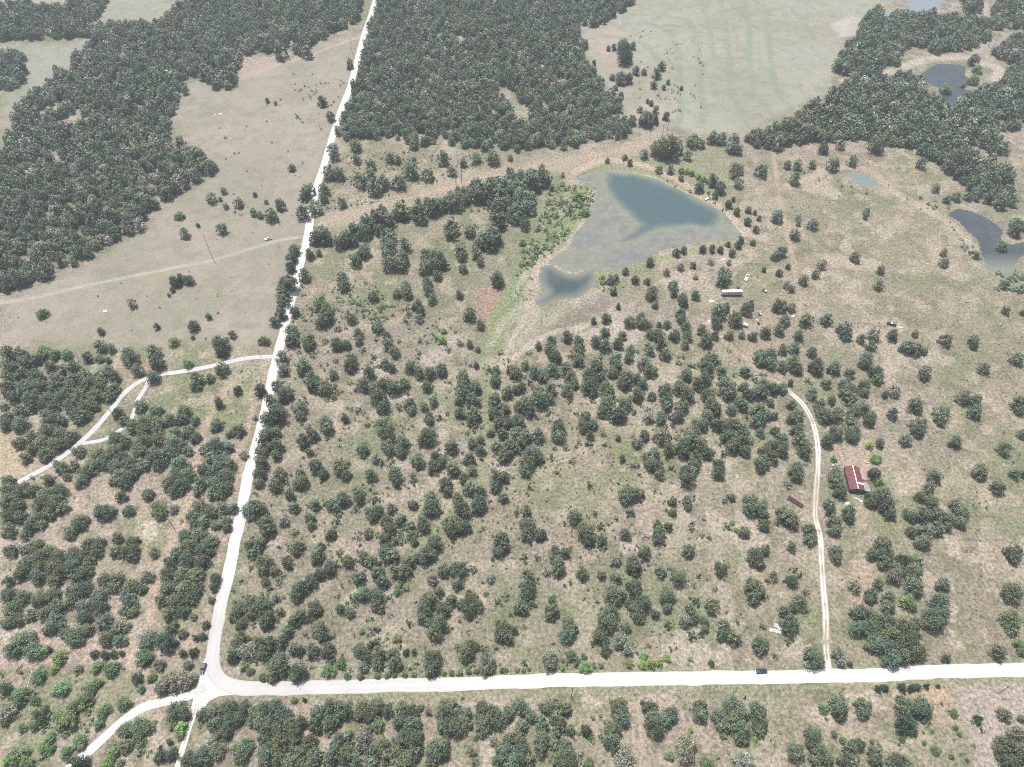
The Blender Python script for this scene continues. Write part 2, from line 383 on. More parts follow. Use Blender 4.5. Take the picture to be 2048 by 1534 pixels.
LINES = [
 ('1180,380 1160,425 1120,470 1070,520 1035,575 1005,630 985,690', (142, 164, 104), 6.0, .85), ('1125,478 1088,508 1052,545 1030,590', (196, 186, 166), 1.6, .8), ('1062,606 1040,650 1018,696 1000,735', (200, 194, 172), 1.6, .8), ('1085,625 1055,660 1025,700', (188, 186, 160), 1.4, .7),
 ('1400,640 1440,672 1462,693 1480,708 1501,719 1527,745 1555,766 1566,774', (206, 180, 160), 1.8, .85), ('1217,341 1259,346 1298,352 1350,374 1402,399 1438,418 1457,434 1474,455 1486,471', (208, 203, 184), 1.1, .9), ('1066,600 1010,640 985,690', (196, 190, 168), 2.0, .7),
 ('625,455 700,432 800,402 900,372 1000,350 1100,330 1200,312 1300,290 1312,255', (192, 175, 156), 9, .8), ('640,448 720,424 820,396 900,374 1000,348 1100,326 1200,308 1290,288', (206, 178, 154), 2.2, .8),
 ('1190,383 1170,445 1135,497 1098,517 1072,545 1064,600 1070,622', (206, 188, 166), 3.8, .9), ('1150,345 1200,322 1260,325 1330,347 1390,382 1440,415 1480,450 1500,470', (216, 190, 168), 3.2, 1.0),
 ('1200,548 1290,526 1400,497 1480,480', (163, 174, 126), 2.2, .8), ('1010,732 1060,690 1100,668 1160,655 1200,640', (210, 195, 176), 2.0, .85),
 ('969,690 970,760 972,830 970,900 948,985 885,1052 850,1085', (150, 165, 112), 2.0, .65), ('745,1148 686,1206', (205, 200, 170), 0.8, .8),
 ('0,605 60,597 150,576 250,555 350,535 425,520 500,498 560,480 607,474', (208, 198, 179), 1.4, .8), ('512,146 560,128 600,117 660,95 722,72', (210, 186, 172), 1.8, .85),
 ('-40,1322 0,1325 60,1328 110,1322 160,1318 240,1318 275,1332 292,1352 300,1375 322,1398', (208, 184, 168), 1.6, .9), ('75,1262 85,1275 110,1286 150,1296 240,1301 330,1306 395,1306', (206, 178, 160), 1.6, .9),
 ('535,735 515,790 497,850 485,900 475,960 450,1065 435,1130 415,1220 402,1290', (196, 172, 154), 1.6, .8), ('456,768 430,812 415,842 402,880 390,925 386,985 372,1022 350,1070 336,1120 310,1180 300,1240 280,1300', (208, 180, 160), 2.0, .85),
 ('100,950 125,965 150,985 160,1010 170,1030 200,1060', (206, 180, 164), 2.2, .8), ('0,1080 40,1095 110,1098 160,1094 190,1080 220,1060', (210, 186, 172), 2.2, .8), ('60,1110 90,1150 120,1175', (210, 190, 176), 1.8, .7),
 ('180,1140 215,1180 240,1200 230,1240 200,1270 190,1290', (206, 182, 166), 2.0, .8), ('0,1275 30,1268 60,1262', (218, 200, 190), 2.0, .8),
 ('1545,290 1555,370 1560,400 1575,470 1590,530 1592,565', (204, 178, 156), 1.6, .8), ('1575,372 1620,355 1680,335 1740,342 1790,385 1850,418 1900,445', (206, 188, 162), 3.2, .75), ('1560,300 1650,295 1720,300 1790,310', (200, 176, 156), 3.0, .6),
 ('1690,163 1740,153 1790,140 1830,125 1880,116 1930,113 1962,125 2000,140 1985,172', (214, 198, 184), 5.0, .9), ('1960,110 1985,85 2030,70', (196, 184, 172), 6, .7), ('1975,40 1970,5', (205, 188, 178), 3, .8),
 ('1900,445 1930,475 1952,520 1966,545 2000,570', (202, 190, 166), 3.6, .8), ('1850,388 1892,425', (150, 164, 122), 4, .8), ('1955,545 1995,562 2050,555', (146, 158, 124), 5, .8),
 ('545,1397 770,1392 1024,1385 1300,1380 1536,1378 1745,1373 2060,1358', (160, 162, 124), 1.3, .75), ('480,1350 642,1358 773,1354 1024,1348 1285,1342 1536,1338 2060,1320', (158, 162, 122), 1.2, .7),
 ('1440,1185 1470,1350', (170, 160, 140), 1, .2), ('1280,1400 1283,1530', (204, 186, 168), 1.0, .5), ('1165,1372 1172,1395 1200,1405', (216, 198, 176), 1.2, .6),
 ('320,1430 310,1480 292,1534', (196, 180, 158), 1.8, .8), ('1600,880 1660,850 1760,830 1810,835', (196, 176, 152), 1.6, .5),
 ('1320,690 1300,760 1330,830 1340,900 1400,950', (200, 180, 164), 3, .5), ('1390,790 1400,840 1380,880', (206, 188, 172), 3, .6), ('1190,820 1220,850 1290,860', (204, 188, 164), 3, .5)]
for s_ in ('1250,30 1315,30 1370,40 1383,55 1395,90 1400,130 1403,180 1410,220 1405,245', '1250,47 1295,48 1325,58 1345,75 1353,100 1360,150 1362,200 1360,235 1350,255', '1190,70 1240,75 1280,85 1305,105 1315,120',
           '1440,0 1452,60 1460,130 1462,180 1480,220 1492,245 1490,258', '1490,0 1497,50 1500,120 1505,170 1520,200 1540,225', '1530,20 1540,100 1548,160 1565,200 1590,215', '1285,155 1282,185 1270,215', '1320,165 1318,200', '1585,20 1610,50 1627,68', '1400,0 1420,60 1428,120'):
    LINES.append((s_, (154, 172, 140), 2.8, .58))
KALB = 0.555          # photo colour -> albedo under this light
def ground_colour(x, y):
    w1 = (fbm(x, y, 14, 91, 3) - .5) * 9; w2 = (fbm(x, y, 14, 47, 3) - .5) * 9
    xw, yw = x + w1, y + w2
    c = np.empty((len(x), 3)); c[:] = lin((163, 154, 136))
    def blend(mask, col, amt=1.0):
        a = (mask * amt * calm)[:, None]; c[:] = c * (1 - a) + lin(col) * a
    calm = np.ones(len(x))
    def paint(small):
        for ai, (reg, col, soft, st) in enumerate(AREAS):
            if (soft <= 4) != small: continue
            pg = gp(reg); lo = pg.min(0) - soft * 2; hi = pg.max(0) + soft * 2
            k = np.where((xw > lo[0]) & (xw < hi[0]) & (yw > lo[1]) & (yw < hi[1]))[0]
            if not len(k): continue
            d = segdist(xw[k], yw[k], pg, True); ins = inpoly(xw[k], yw[k], pg)
            a = np.clip(0.5 + np.where(ins, d, -d) / (2 * soft), 0, 1)[:, None] * st
            if small: a = a * np.clip(.55 + 1.1 * (fbm(x[k], y[k], 6, 211, 3) - .1), .4, 1)[:, None]
            c[k] = c[k] * (1 - a) + lin(col) * a
            if ai < 5: calm[k] = np.minimum(calm[k], 1 - .62 * a[:, 0] / st)
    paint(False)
    sm = lambda t, a, b: np.clip((t - a) / (b - a), 0, 1)
    n1 = fbm(x, y, 45, 3, 4); n2 = fbm(x, y, 22, 11, 4); n3 = fbm(x, y, 10, 29, 3); n4 = fbm(x, y, 7, 61, 3); n5 = fbm(x, y, 16, 83, 5); n6 = fbm(x, y, 60, 97, 3)
    px, py = P(x, y)
    right = np.clip((px - 1550) / 150, 0, 1) * np.clip((py - 760) / 80, 0, 1)
    blend(sm(n1, .44, .60), (138, 147, 104), .66)
    blend(sm(n2, .52, .64), (182, 162, 147), .62)
    blend(sm(n4, .55, .68), (124, 126, 92), .60)
    blend(sm(n3, .56, .68), (205, 188, 166), .60)
    blend(sm(n5, .60, .645) * sm(n6, .40, .60), (206, 191, 174), .75)
    blend(sm(fbm(x, y, 18, 131, 4), .55, .62) * (.35 + .65 * right), (138, 150, 102), .5)
    blend(sm(n5, .60, .64) * right, (208, 188, 165), .5)
    paint(True)
    for reg, col, hw, st in LINES:
        pg = gp(reg)
        if len(pg) > 2: pg = curve(pg, 6)
        lo = pg.min(0) - hw * 3; hi = pg.max(0) + hw * 3
        k = np.where((x > lo[0]) & (x < hi[0]) & (y > lo[1]) & (y < hi[1]))[0]
        if not len(k): continue
        d = segdist(x[k] + w1[k] * .12, y[k] + w2[k] * .12, pg)
        a = (np.clip(1.6 - d / (hw * 1.15), 0, 1) * min(1, st * 1.15) * (0.6 + 0.4 * sm(n3[k], .35, .55)))[:, None]
        c[k] = c[k] * (1 - a) + lin(col) * a
    c = c * .86 + c.mean(1, keepdims=True) * np.array([1.01, 1.0, .97]) * .14
    return np.column_stack([np.clip(c * KALB, 0.02, 0.9), np.clip(.30 + .70 * (calm - .38) / .62, .25, 1)])

# one sheet of land: fine where the photo looks, wide cells out to the horizon
def axis(lo, hi, step, far):
    a = list(np.arange(lo, hi + step, step)); up = []; dn = []; s = step
    while a[-1] + sum(up) < far: s *= 1.5; up.append(s)
    t = a[-1]; hi_l = []
    for q in up: t += q; hi_l.append(t)
    t = a[0]; lo_l = []
    for q in up: t -= q; lo_l.append(t)
    return np.array(lo_l[::-1] + a + hi_l)
gx = axis(-690, 690, 1.15, 6000)
ga = np.arange(60, 430, .95); gb = axis(430, 1010, 1.5, 6000); gb = gb[gb > 429]; gc = axis(60, 70, 1.5, 6000); gc = gc[gc < 59.5]; gy = np.concatenate([gc, ga, gb])
X, Y = np.meshgrid(gx, gy); X = X.ravel(); Y = Y.ravel()
nx, ny = len(gx), len(gy)
ii = np.arange(nx * ny).reshape(ny, nx)
F = np.stack([ii[:-1, :-1], ii[:-1, 1:], ii[1:, 1:], ii[1:, :-1]], -1).reshape(-1, 4)
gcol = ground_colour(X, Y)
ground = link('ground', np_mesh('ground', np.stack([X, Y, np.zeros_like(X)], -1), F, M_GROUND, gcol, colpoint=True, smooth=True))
tag(ground, 'dry mottled pasture ground of tan and olive grass', 'ground', kind='structure')
del gcol, F

# ------------------------------------------------------------------ roads and drives
def ribbon(name, path, width, z, colfn, label, m=9, ragged=0.6):
    p = curve(gp(path), 2.0)
    t = np.gradient(p, axis=0); t /= np.linalg.norm(t, axis=1)[:, None]
    nrm = np.stack([t[:, 1], -t[:, 0]], -1)
    u = np.linspace(-1, 1, m)
    wl = 1 + ragged * (fbm(p[:, 0], p[:, 1], 9, 5, 3) - .5) * 2 / max(width / 2, 1)
    wr = 1 + ragged * (fbm(p[:, 0], p[:, 1], 9, 35, 3) - .5) * 2 / max(width / 2, 1)
    V = np.zeros((len(p), m, 3)); C = np.zeros((len(p), m, 3))
    for j, q in enumerate(u):
        w = np.where(q < 0, wl, wr) * width / 2 * q
        V[:, j, :2] = p + nrm * w[:, None]
        V[:, j, 2] = z + 0.05 * (1 - q * q)
        C[:, j] = colfn(V[:, j, 0], V[:, j, 1], q)
    idx = np.arange(len(p) * m).reshape(len(p), m)
    f = np.stack([idx[:-1, :-1], idx[:-1, 1:], idx[1:, 1:], idx[1:, :-1]], -1).reshape(-1, 4)
    o = link(name, np_mesh(name, V.reshape(-1, 3), f, M_ROAD, C.reshape(-1, 3), colpoint=True, smooth=True))
    return tag(o, label, 'road', kind='structure')
def caliche(x, y, q):
    n = fbm(x, y, 8, 77, 3)[:, None]; rut = math.exp(-((abs(q) - .42) / .13) ** 2) * .5 + (abs(q) > .9) * .35
    qx, qy = P(x, y); c = (np.array([.455, .45, .44])[None] * (1 + .22 * np.clip((qx - 600) / 500, 0, 1) + .18 * (qx < 390) + .18 * np.clip((1230 - qy) / 100, 0, 1))[:, None]) * (0.94 + .12 * n)
    return c * (1 - .26 * rut * fbm(x, y, 40, 19, 2)[:, None] * 2) - (abs(q) > .95) * np.array([.06, .075, .10])
def paved(x, y, q):
    n = fbm(x, y, 6, 15, 3)[:, None]
    return np.array([.45, .45, .46]) * (.88 + .24 * n) + (abs(q) > .8) * np.array([.05, .04, .02])
def twotrack(x, y, q):
    n = fbm(x, y, 4, 55, 3)
    _, py = P(x, y)
    bare = 1 - np.clip((np.abs(py - 990) - 25) / 40, 0, 1) * 1.0      # the reddish stretch beside the barn
    bare = np.maximum(bare, np.clip((800 - py) / 30, 0, 1)); bare = np.maximum(bare, np.clip((py - 1240) / 30, 0, 1) * np.clip((1310 - py) / 20, 0, 1))
    rut = math.exp(-((abs(q) - .5) / .30) ** 2)
    white = np.array([.60, .585, .555]); soil = np.array([.47, .39, .335]); mid = np.array([.30, .262, .195])
    base = white[None] * (1 - bare[:, None] * .8) + soil[None] * bare[:, None] * .8
    e = max(0, (abs(q) - .70) / .3); a = np.clip(rut * 1.25 - e * 1.1 + (n - .5) * 2.2 - .12 * bare, 0.0, 1)[:, None]
    return base * a + mid * (1 - a)
ribbon('road', ROAD_A, 6.6, .06, caliche, 'wide white caliche road bending from the far left to the lower right')
ribbon('side_track', TRACK_S, 2.7, .045, twotrack, 'narrow pale wheel track running on below the road bend', m=7)
ribbon('side_drive', DRIVE_C, 4.2, .05, caliche, 'curved white gravel drive leaving the road bend to the lower left', m=7)
ribbon('paved_drive', DRIVE_D, 3.5, .05, paved, 'grey paved drive winding down the left side', m=7, ragged=.1)
ribbon('drive_loop', LOOP_E, 2.7, .03, paved, 'grey paved loop looping off the paved drive', m=7, ragged=.1)
ribbon('farm_drive', DRIVE_F, 3.5, .05, twotrack, 'white two wheel farm drive climbing past the red barn', m=11)
# the widened mouth of the bend
pg = gp('415,1308 404,1330 401,1350 396,1370 388,1392 382,1418 403,1424 418,1402 440,1392 475,1389 470,1372 440,1340')
o = MB().add([(*p, .052) for p in pg], [tuple(range(len(pg)))[::-1]]).build('road_mouth', M_ROAD)
at = o.data.attributes.new('col', 'FLOAT_COLOR', 'POINT')
for d in at.data: d.color = (.50, .495, .48, 1)
if o.data.polygons[0].normal.z < 0: o.data.flip_normals()
tag(o, 'white gravel apron where the drive and track join the bend', 'road', kind='structure')

# ------------------------------------------------------------------ ponds
DEEP = '1218,345 1300,356 1350,378 1400,402 1435,422 1440,436 1430,450 1410,453 1380,449 1340,452 1310,458 1288,468 1270,478 1240,483 1262,468 1284,448 1276,435 1250,415 1225,385 1212,362'
def pond(name, poly, label, kind):
    pg = curve(np.vstack([gp(poly), gp(poly)[:1]]), 3.0)[:-1]
    lo = pg.min(0) - 4; hi = pg.max(0) + 4
    st = 1.5
    xs = np.arange(lo[0], hi[0], st); ys = np.arange(lo[1], hi[1], st)
    X, Y = np.meshgrid(xs, ys); sh = X.shape; X = X.ravel(); Y = Y.ravel()
    wob = (fbm(X, Y, 6, 8, 3) - .5) * 2.2
    d = segdist(X, Y, pg, True); ins = inpoly(X, Y, pg); sd = np.where(ins, d, -d) + wob * .5
    idx = np.arange(len(X)).reshape(sh)
    q = np.stack([idx[:-1, :-1], idx[:-1, 1:], idx[1:, 1:], idx[1:, :-1]], -1).reshape(-1, 4)
    keep = (sd[q] > -0.9).all(1); q = q[keep]
    used = np.unique(q); mp = np.full(len(X), -1); mp[used] = np.arange(len(used)); q = mp[q]
    # pull the outermost points in to the water line so the edge is not stepped
    ux, uy, us = X[used], Y[used], sd[used]
    n = fbm(ux, uy, 9, 41, 4); n2 = fbm(ux, uy, 3.5, 43, 3)
    sm = lambda t, a, b: np.clip((t - a) / (b - a), 0, 1)[:, None]
    if kind == 'clear':
        deep = gp(DEEP); w = (fbm(ux, uy, 16, 71, 3) - .5) * 8
        dd = segdist(ux + w, uy + w, deep, True); di = np.where(inpoly(ux + w, uy + w, deep), dd, -dd)
        c = lin((152, 154, 142)) + np.zeros((len(ux), 3))
        c = c * (1 - .6 * sm(n, .45, .65)) + lin((132, 138, 138)) * .6 * sm(n, .45, .65)
        c = c * (1 - .38 * sm(n2, .52, .66)) + lin((178, 175, 152)) * .38 * sm(n2, .52, .66)
        rim = np.exp(-((di + 2) / 2.6) ** 2)[:, None]
        c = c * (1 - .65 * rim) + lin((170, 174, 142)) * .65 * rim
        dp = sm(di, -5, 6); c = c * (1 - dp) + lin((94, 118, 120)) * dp
        c = c * .58
    elif kind == 'lower':
        dp = sm(us, 1, 8); c = lin((150, 152, 142)) * (1 - dp) + lin((84, 102, 102)) * dp
        c = (c * (1 - .3 * sm(n, .45, .6)) + lin((120, 132, 128)) * .3 * sm(n, .45, .6)) * .56
    elif kind == 'tiny':
        c = (lin((138, 152, 150)) + np.zeros((len(ux), 3))) * .66
    else:
        c = lin((84, 90, 94)) + np.zeros((len(ux), 3)) * n[:, None]
        c = c * (1 - .5 * sm(n, .5, .66)) + lin((98, 104, 104)) * .5 * sm(n, .5, .66)
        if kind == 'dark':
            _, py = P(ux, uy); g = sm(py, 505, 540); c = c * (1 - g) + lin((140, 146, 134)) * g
        if kind == 'far': c = lin((146, 158, 162)) + np.zeros((len(ux), 3))
        c = c * .7
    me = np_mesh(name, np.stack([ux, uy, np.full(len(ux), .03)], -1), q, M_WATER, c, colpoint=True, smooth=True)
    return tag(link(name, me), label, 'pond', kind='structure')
pond('pond_water', PONDS['main'], 'large pond with blue green deep water and pale weedy shallows', 'clear')
pond('lower_pond_water', PONDS['lower'], 'small pond below the big pond, past a muddy spit', 'lower')
pond('tiny_pond_water', PONDS['tiny'], 'tiny oval stock pond in the right pasture', 'tiny')
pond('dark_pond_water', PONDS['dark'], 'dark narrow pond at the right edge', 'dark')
pond('upper_pond_water', PONDS['upper'], 'dark pond among trees near the top right', 'upper')
pond('far_pond_water', PONDS['far'], 'pale grey pond at the top edge', 'far')

# ------------------------------------------------------------------ trees: every crown read off the photo, tile by tile (x,y,width in tile units)
# suffix: none = grey-green oak, s = pale grey oak, d = dark green cedar, g = green shrub, b = bright green shrub
T = {}
T[0, 3] = '''170,40,150 290,70,150 420,100,130 640,40,140 560,90,100 470,30,140 60,110,90d 60,220,150 170,230,140 90,320,160 60,420,130 130,400,120 230,370,110 310,250,150 400,210,140 330,360,120 430,310,160 420,430,170 560,190,150 650,160,150 540,260,130 640,300,140 760,220,150 760,300,140 640,380,150 560,520,160 660,480,130 500,500,110 590,560,120 370,480,110
800,100,130 900,90,130 870,150,120 1010,140,150 1080,170,100 960,200,130 990,260,150 960,330,120 1020,340,100 800,420,160s 930,440,150s 820,550,140 920,560,120 880,490,110 1130,70,120s 1280,60,150 1400,60,150 1500,60,150 1290,160,150 1420,160,160 1520,160,110 1240,250,130 1350,260,160 1470,240,130 1300,350,140 1400,330,130
1650,90,90d 1640,150,80d 1620,250,70 1480,380,70 1580,440,70d 1550,530,70d 1500,540,60d 1310,470,120 1400,510,90 1270,570,170d 1130,550,180s 170,560,200 90,640,150 240,640,170 310,650,120g 380,630,50d 720,670,70d 800,670,80d 870,665,70d 930,660,50d 450,690,120g 1100,690,140g 1220,750,110 1400,660,70d 1480,655,80d
745,765,100g 850,780,130g 290,835,130g 410,790,70g 590,780,90s 40,930,110d 150,990,150g 260,1020,80g 465,935,130g 740,890,90g 690,940,100g 650,1020,150g 560,1080,120g 500,1190,190g 440,1140,110g 320,1130,140d 260,1220,90g 340,1205,60g 170,1235,80g 800,1090,100g 780,1130,90g 760,1205,90g 945,1045,120g 600,1340,130g 500,1420,100g 380,1310,90g 330,1380,100g 390,1400,70g 130,1440,150g 60,1480,100b 200,1500,120b 50,1110,160s 30,1180,100
1050,850,90d 1080,930,80 1300,880,180s 1410,860,180s 1440,745,90 1230,930,130 1160,850,80g 1425,840,100s 960,1250,140 1060,1220,160 1130,1230,120 1060,1320,120g 960,1370,130 870,1400,120g 850,1460,90b 920,1500,70g 820,1510,100b 1360,1100,180 1410,1140,120 1390,1230,110b 1320,1220,70 1380,1290,80 1300,1340,60d 1230,1450,100d 1310,1440,100d 1330,1400,70g 590,1510,160d
1560,1130,130 1640,1100,140 1760,1080,150 1870,1080,140 1640,1200,150 1760,1180,150 1720,1270,140 1820,1160,140 1450,1480,150 1560,1440,170 1660,1410,150 1640,1330,120 1880,1370,150 1850,1460,140 1940,1100,100 1940,1180,120 1490,1500,120 1880,290,150 1800,370,120 1920,340,140 1850,430,110 1840,560,160 1900,640,170s 1800,650,130 1780,700,90d 1870,760,80g 1920,800,70g 1950,240,70'''
T[1, 3] = '''50,20,110 140,25,90 70,110,80 480,50,100 560,20,110 420,110,120 340,160,140 310,220,110 150,230,70s 180,340,80s 60,300,150 90,390,140 30,270,110 70,440,100 790,80,120 930,40,120 970,110,120 820,200,130 920,220,140 930,290,120 1060,30,110 1140,30,130 1440,20,120 1550,20,150 1540,120,110 1350,90,100s
440,310,140 350,370,120 290,410,110 240,490,110 480,470,150 520,530,100 650,320,90d 720,345,90 1320,250,160 1290,340,140 1400,190,90 1500,250,100 1440,320,130 1280,390,110 1380,430,150 1370,500,140 1430,450,110 1640,240,140 1700,290,110 1630,330,130 1590,280,110 1890,450,130 1920,520,130 1870,510,110 1630,620,150 1600,690,100 1680,600,80
30,580,110 100,590,130 190,570,110 60,660,130 170,700,120 160,760,160 130,820,120 290,620,110 330,630,90 320,800,150 300,840,100 430,640,120 550,640,130 560,790,120g 650,740,90g 800,640,140 850,690,110 820,760,100s 940,660,130 930,740,110 1050,670,120 1060,740,130 1350,710,160 1340,780,130 1770,730,150s 1760,780,110 1150,655,60d 1210,650,50d 810,490,50g 1080,545,80g 1150,155,60g 1080,190,70g 1800,80,80s
700,835,60g 800,840,60g 930,830,60g 1010,825,60g 1060,825,50g 1140,825,50g 1210,820,50g 1440,810,50g 1500,810,50g 1560,805,60g 1630,800,50g 1690,800,50g 1890,790,50g 100,855,70g 50,845,70g
60,1090,150 150,1080,150 50,1170,150 200,1140,150 90,1220,130 240,1190,120 170,1250,130 60,1330,130 280,1270,150 340,1190,110 180,1350,150 80,1420,150 290,1340,130 180,1440,160 60,1500,120 400,1360,150 350,1430,150 450,1440,130 250,1500,140 420,1500,140 360,1500,110 480,1120,150 560,1090,170 640,1090,150 700,1120,110 450,1210,130 560,1190,140 610,1160,110 820,1090,150 920,1070,140 880,1140,130 1010,1110,100 780,1140,80 930,1210,120g
1120,1080,130 1180,1130,150 1090,1180,120 1200,1210,150 1150,1290,140 1080,1350,130 1210,1330,150 1250,1290,80 1260,1080,60g 1320,1110,60s 640,1330,130 700,1300,120 600,1420,150 690,1430,150 560,1480,130 750,1470,130 820,1330,160s 830,1260,120s 900,1400,110 970,1380,150 1000,1440,130 1080,1420,140 890,1500,120 1150,1480,160 1200,1420,140 1080,1510,120
1460,1130,180 1500,1210,170 1440,1220,130 1560,1230,140 1610,1120,110 1610,1190,110 1740,1090,150 1820,1120,140 1760,1180,150 1860,1190,120 1730,1250,110 1940,1110,110 1930,1150,90 1410,1370,160 1360,1420,150 1430,1430,110 1340,1490,110 1820,1330,80s 1690,1310,50g 1930,1330,110 1900,1430,180 1960,1500,160 1860,1490,110 370,1018,40d 290,1018,60g 1640,1390,40b'''
T[2, 3] = '''120,70,130 130,160,130 100,210,130 70,300,130 40,320,80 350,20,120 540,40,120 690,60,80 800,80,100 940,10,120 1140,35,100 1280,80,140 310,245,80 310,330,130 290,370,90 430,430,130 420,510,140 450,470,120 780,210,170 850,210,80 940,140,130 950,200,110 1000,280,150 960,340,140 980,400,80 900,280,80 1190,210,140 1190,310,90 1100,360,80
760,350,140 730,420,160 680,510,140 710,560,90 870,460,100 840,560,140s 880,620,110s 720,640,90 1370,310,90 1390,380,110 1330,410,110s 1480,420,80 1480,470,70 1540,290,130 1600,10,120 1860,150,160 1860,220,130 1630,450,120 1700,540,130 1620,510,110 1910,580,140 1900,620,120 290,690,130s 290,750,110s 460,670,90 500,720,80 550,690,60 560,760,110b 10,480,80
900,730,50b 900,755,50b 1010,680,70b 1000,745,80b 1070,745,80b 1130,735,70b 1190,695,70b 1050,600,40b 40,790,40g 90,790,40g 130,780,40g 390,775,40g 630,765,35g 680,755,50g 1530,735,55d
60,1060,140 110,1110,100 150,1140,110 70,1220,120 230,1200,130 270,1070,130 380,1080,130 420,1090,100 340,1140,130 370,1210,120 450,1250,90 50,1320,130 80,1400,140 40,1470,140 130,1470,110 230,1310,140 220,1400,120 330,1270,90 330,1360,110 400,1370,130 430,1440,140 350,1480,140 450,1500,120 570,1250,100d 590,1510,100g 600,1310,50g
820,1080,150 840,1150,150 770,1240,150 770,1330,150 860,1420,150s 860,1490,150s 1060,1080,130 1080,1160,150 1100,1240,150 1180,1170,140 1220,1120,120 1000,1035,40 1450,1070,130 1450,1130,130 1590,1140,140 1620,1210,120 1690,1050,150 1750,1110,150 1760,1250,160 1760,1310,110 1880,1090,140 1900,1180,140 1900,1250,110 1700,1170,130 1800,1350,50 1340,1350,170s 1330,1430,160s 1210,1450,80g 1370,1250,50b 1620,1290,60g 620,1155,40b 675,1135,35b 1500,1515,120g 1780,1490,170s 1870,1320,45b 1580,1455,40b'''
T[3, 3] = '''45,60,70 190,110,100 250,270,130 200,310,80 130,340,100 170,430,150 170,500,110 350,690,175 670,140,110s 800,200,110 850,130,90 780,250,80 930,240,120 980,70,140s 1000,10,100 1120,40,150 1120,140,160 1080,270,150g 920,300,110 690,340,130 780,370,150 690,470,140 790,460,150 900,400,150 930,500,150 830,570,150 790,600,110 920,620,160 940,700,150 1060,460,150 1130,430,100 1090,560,180 1140,650,150 1040,680,140 1000,590,140
1345,130,120 1320,260,160 1330,340,150 1260,380,150 1290,430,150 1230,420,110 1880,190,160 1870,400,150 1880,450,130 1770,650,130 1930,590,100b 1950,650,70 1370,695,75d 630,740,50d 540,660,100s 560,720,90s 850,930,60d 900,930,60d 1030,925,75d 1100,925,65d 1145,920,65d 1220,915,50d 1305,912,35d
540,1060,150 560,1110,130 430,1080,80g 420,1110,50b 740,1060,130 730,1110,110 690,1050,70 1040,1040,130 1030,1090,120 1190,1070,160 1190,1110,150 1130,1110,90d 1050,1190,170d 1100,1220,120d 1430,1120,75g 1440,1230,50b 1470,1280,45b 1615,1170,75d 1820,1130,110s 1945,1160,60 1860,1380,190 1930,1300,170s 1930,1440,180 1800,1400,140 1850,1490,150
350,1290,140 350,1350,110 220,1400,140 210,1450,110 400,1420,140 450,1460,130 370,1480,110 510,1280,60 575,1330,60g 640,1400,130 700,1360,110 590,1480,130 650,1490,110 830,1420,120 830,1480,120 1000,1490,150 1060,1510,120 950,1510,90 1290,1405,80g 1410,1450,50b 1530,1480,40g 1030,1320,50g 800,1335,45g 1200,1350,40g'''
T[0, 2] = '''60,60,150 180,50,150 300,40,150 420,50,150 540,40,150 660,40,150 780,40,150 860,60,130 100,130,130 230,130,150 360,140,140 480,120,150 600,110,150 730,120,150 830,130,110 260,190,130 400,200,120 540,190,140 660,200,140 30,200,80 60,290,130 150,240,130 40,340,120 150,330,150 350,270,130 420,290,130 470,310,110 580,260,130 640,270,130 610,310,100 720,200,100
140,480,120 240,430,130 360,380,140 470,410,140 550,420,110 320,480,150 430,490,140 240,530,120 350,560,130 190,600,110 340,600,90 510,470,110 600,545,120 900,255,90d 1070,200,120 1190,230,120 950,310,100
1010,350,130 1120,320,150 1210,320,130 1310,300,120 1410,240,140 1390,290,120 1490,310,90 1100,380,150 1200,370,120 1340,400,110 1440,400,130 1490,440,110 1100,470,150 1210,450,140 1320,480,150 1400,500,110 1440,540,100 1060,540,140 1180,570,150 1290,560,150 1220,650,120 1030,590,80b 880,450,140 960,480,120 880,540,140 940,590,110 750,570,140 800,620,150 700,660,150 650,700,130 620,770,130 880,660,140 990,640,150 1090,650,130 920,740,150 1010,720,120 960,790,130 870,770,90 470,670,130 560,660,100 510,740,80 430,640,70
1580,530,130 1660,500,150 1750,510,110 1620,590,130 1690,620,150 1760,650,120 1560,680,130 1650,700,150 1730,730,140 1540,780,130 1640,790,150 1730,820,130 1640,860,130 1520,840,110 1700,880,100 1380,640,160 1430,720,140 1360,730,150 1300,790,150 1390,800,150 1340,850,130 1660,340,120 1680,170,95d 1760,410,80 1830,390,120 1820,80,80d 1500,40,110 1870,570,90s
60,770,120 50,830,120 150,840,150 250,840,130 370,760,110 450,850,140 350,880,150 300,950,140 420,940,160 480,980,120 370,1020,130 60,920,150 130,960,130 60,1040,150 150,1050,120 60,1140,130 90,1180,90 280,1070,150 230,1120,130 190,1180,110 310,1110,100 790,1010,170 850,1000,100 930,890,110 1130,880,110 985,1000,110 1210,980,140 1230,1030,110 1330,990,90s 600,1090,160 530,1170,130 650,1070,90
80,1310,130 190,1300,110 280,1270,140 370,1310,140 300,1360,150 440,1360,150 560,1330,140 680,1260,130 760,1250,110 740,1310,130 640,1360,140 200,1400,150 310,1430,150 430,1430,150 560,1420,150 680,1400,120 900,1210,110 1010,1240,120 890,1310,130 990,1310,150 1020,1350,110 1180,1320,100s
1530,970,150 1600,1010,140 1480,1040,140 1560,1080,130 1490,1110,110 1700,980,130 1780,980,110 1720,1080,110 1650,1110,90 1740,1130,90 1420,1200,140 1530,1190,150 1620,1230,130 1440,1280,150 1560,1290,150 1350,1330,130 1300,1400,130 1430,1380,150 1550,1390,150 1610,1320,90 1920,1000,150 1950,950,110 1920,1270,120 1930,1330,100'''
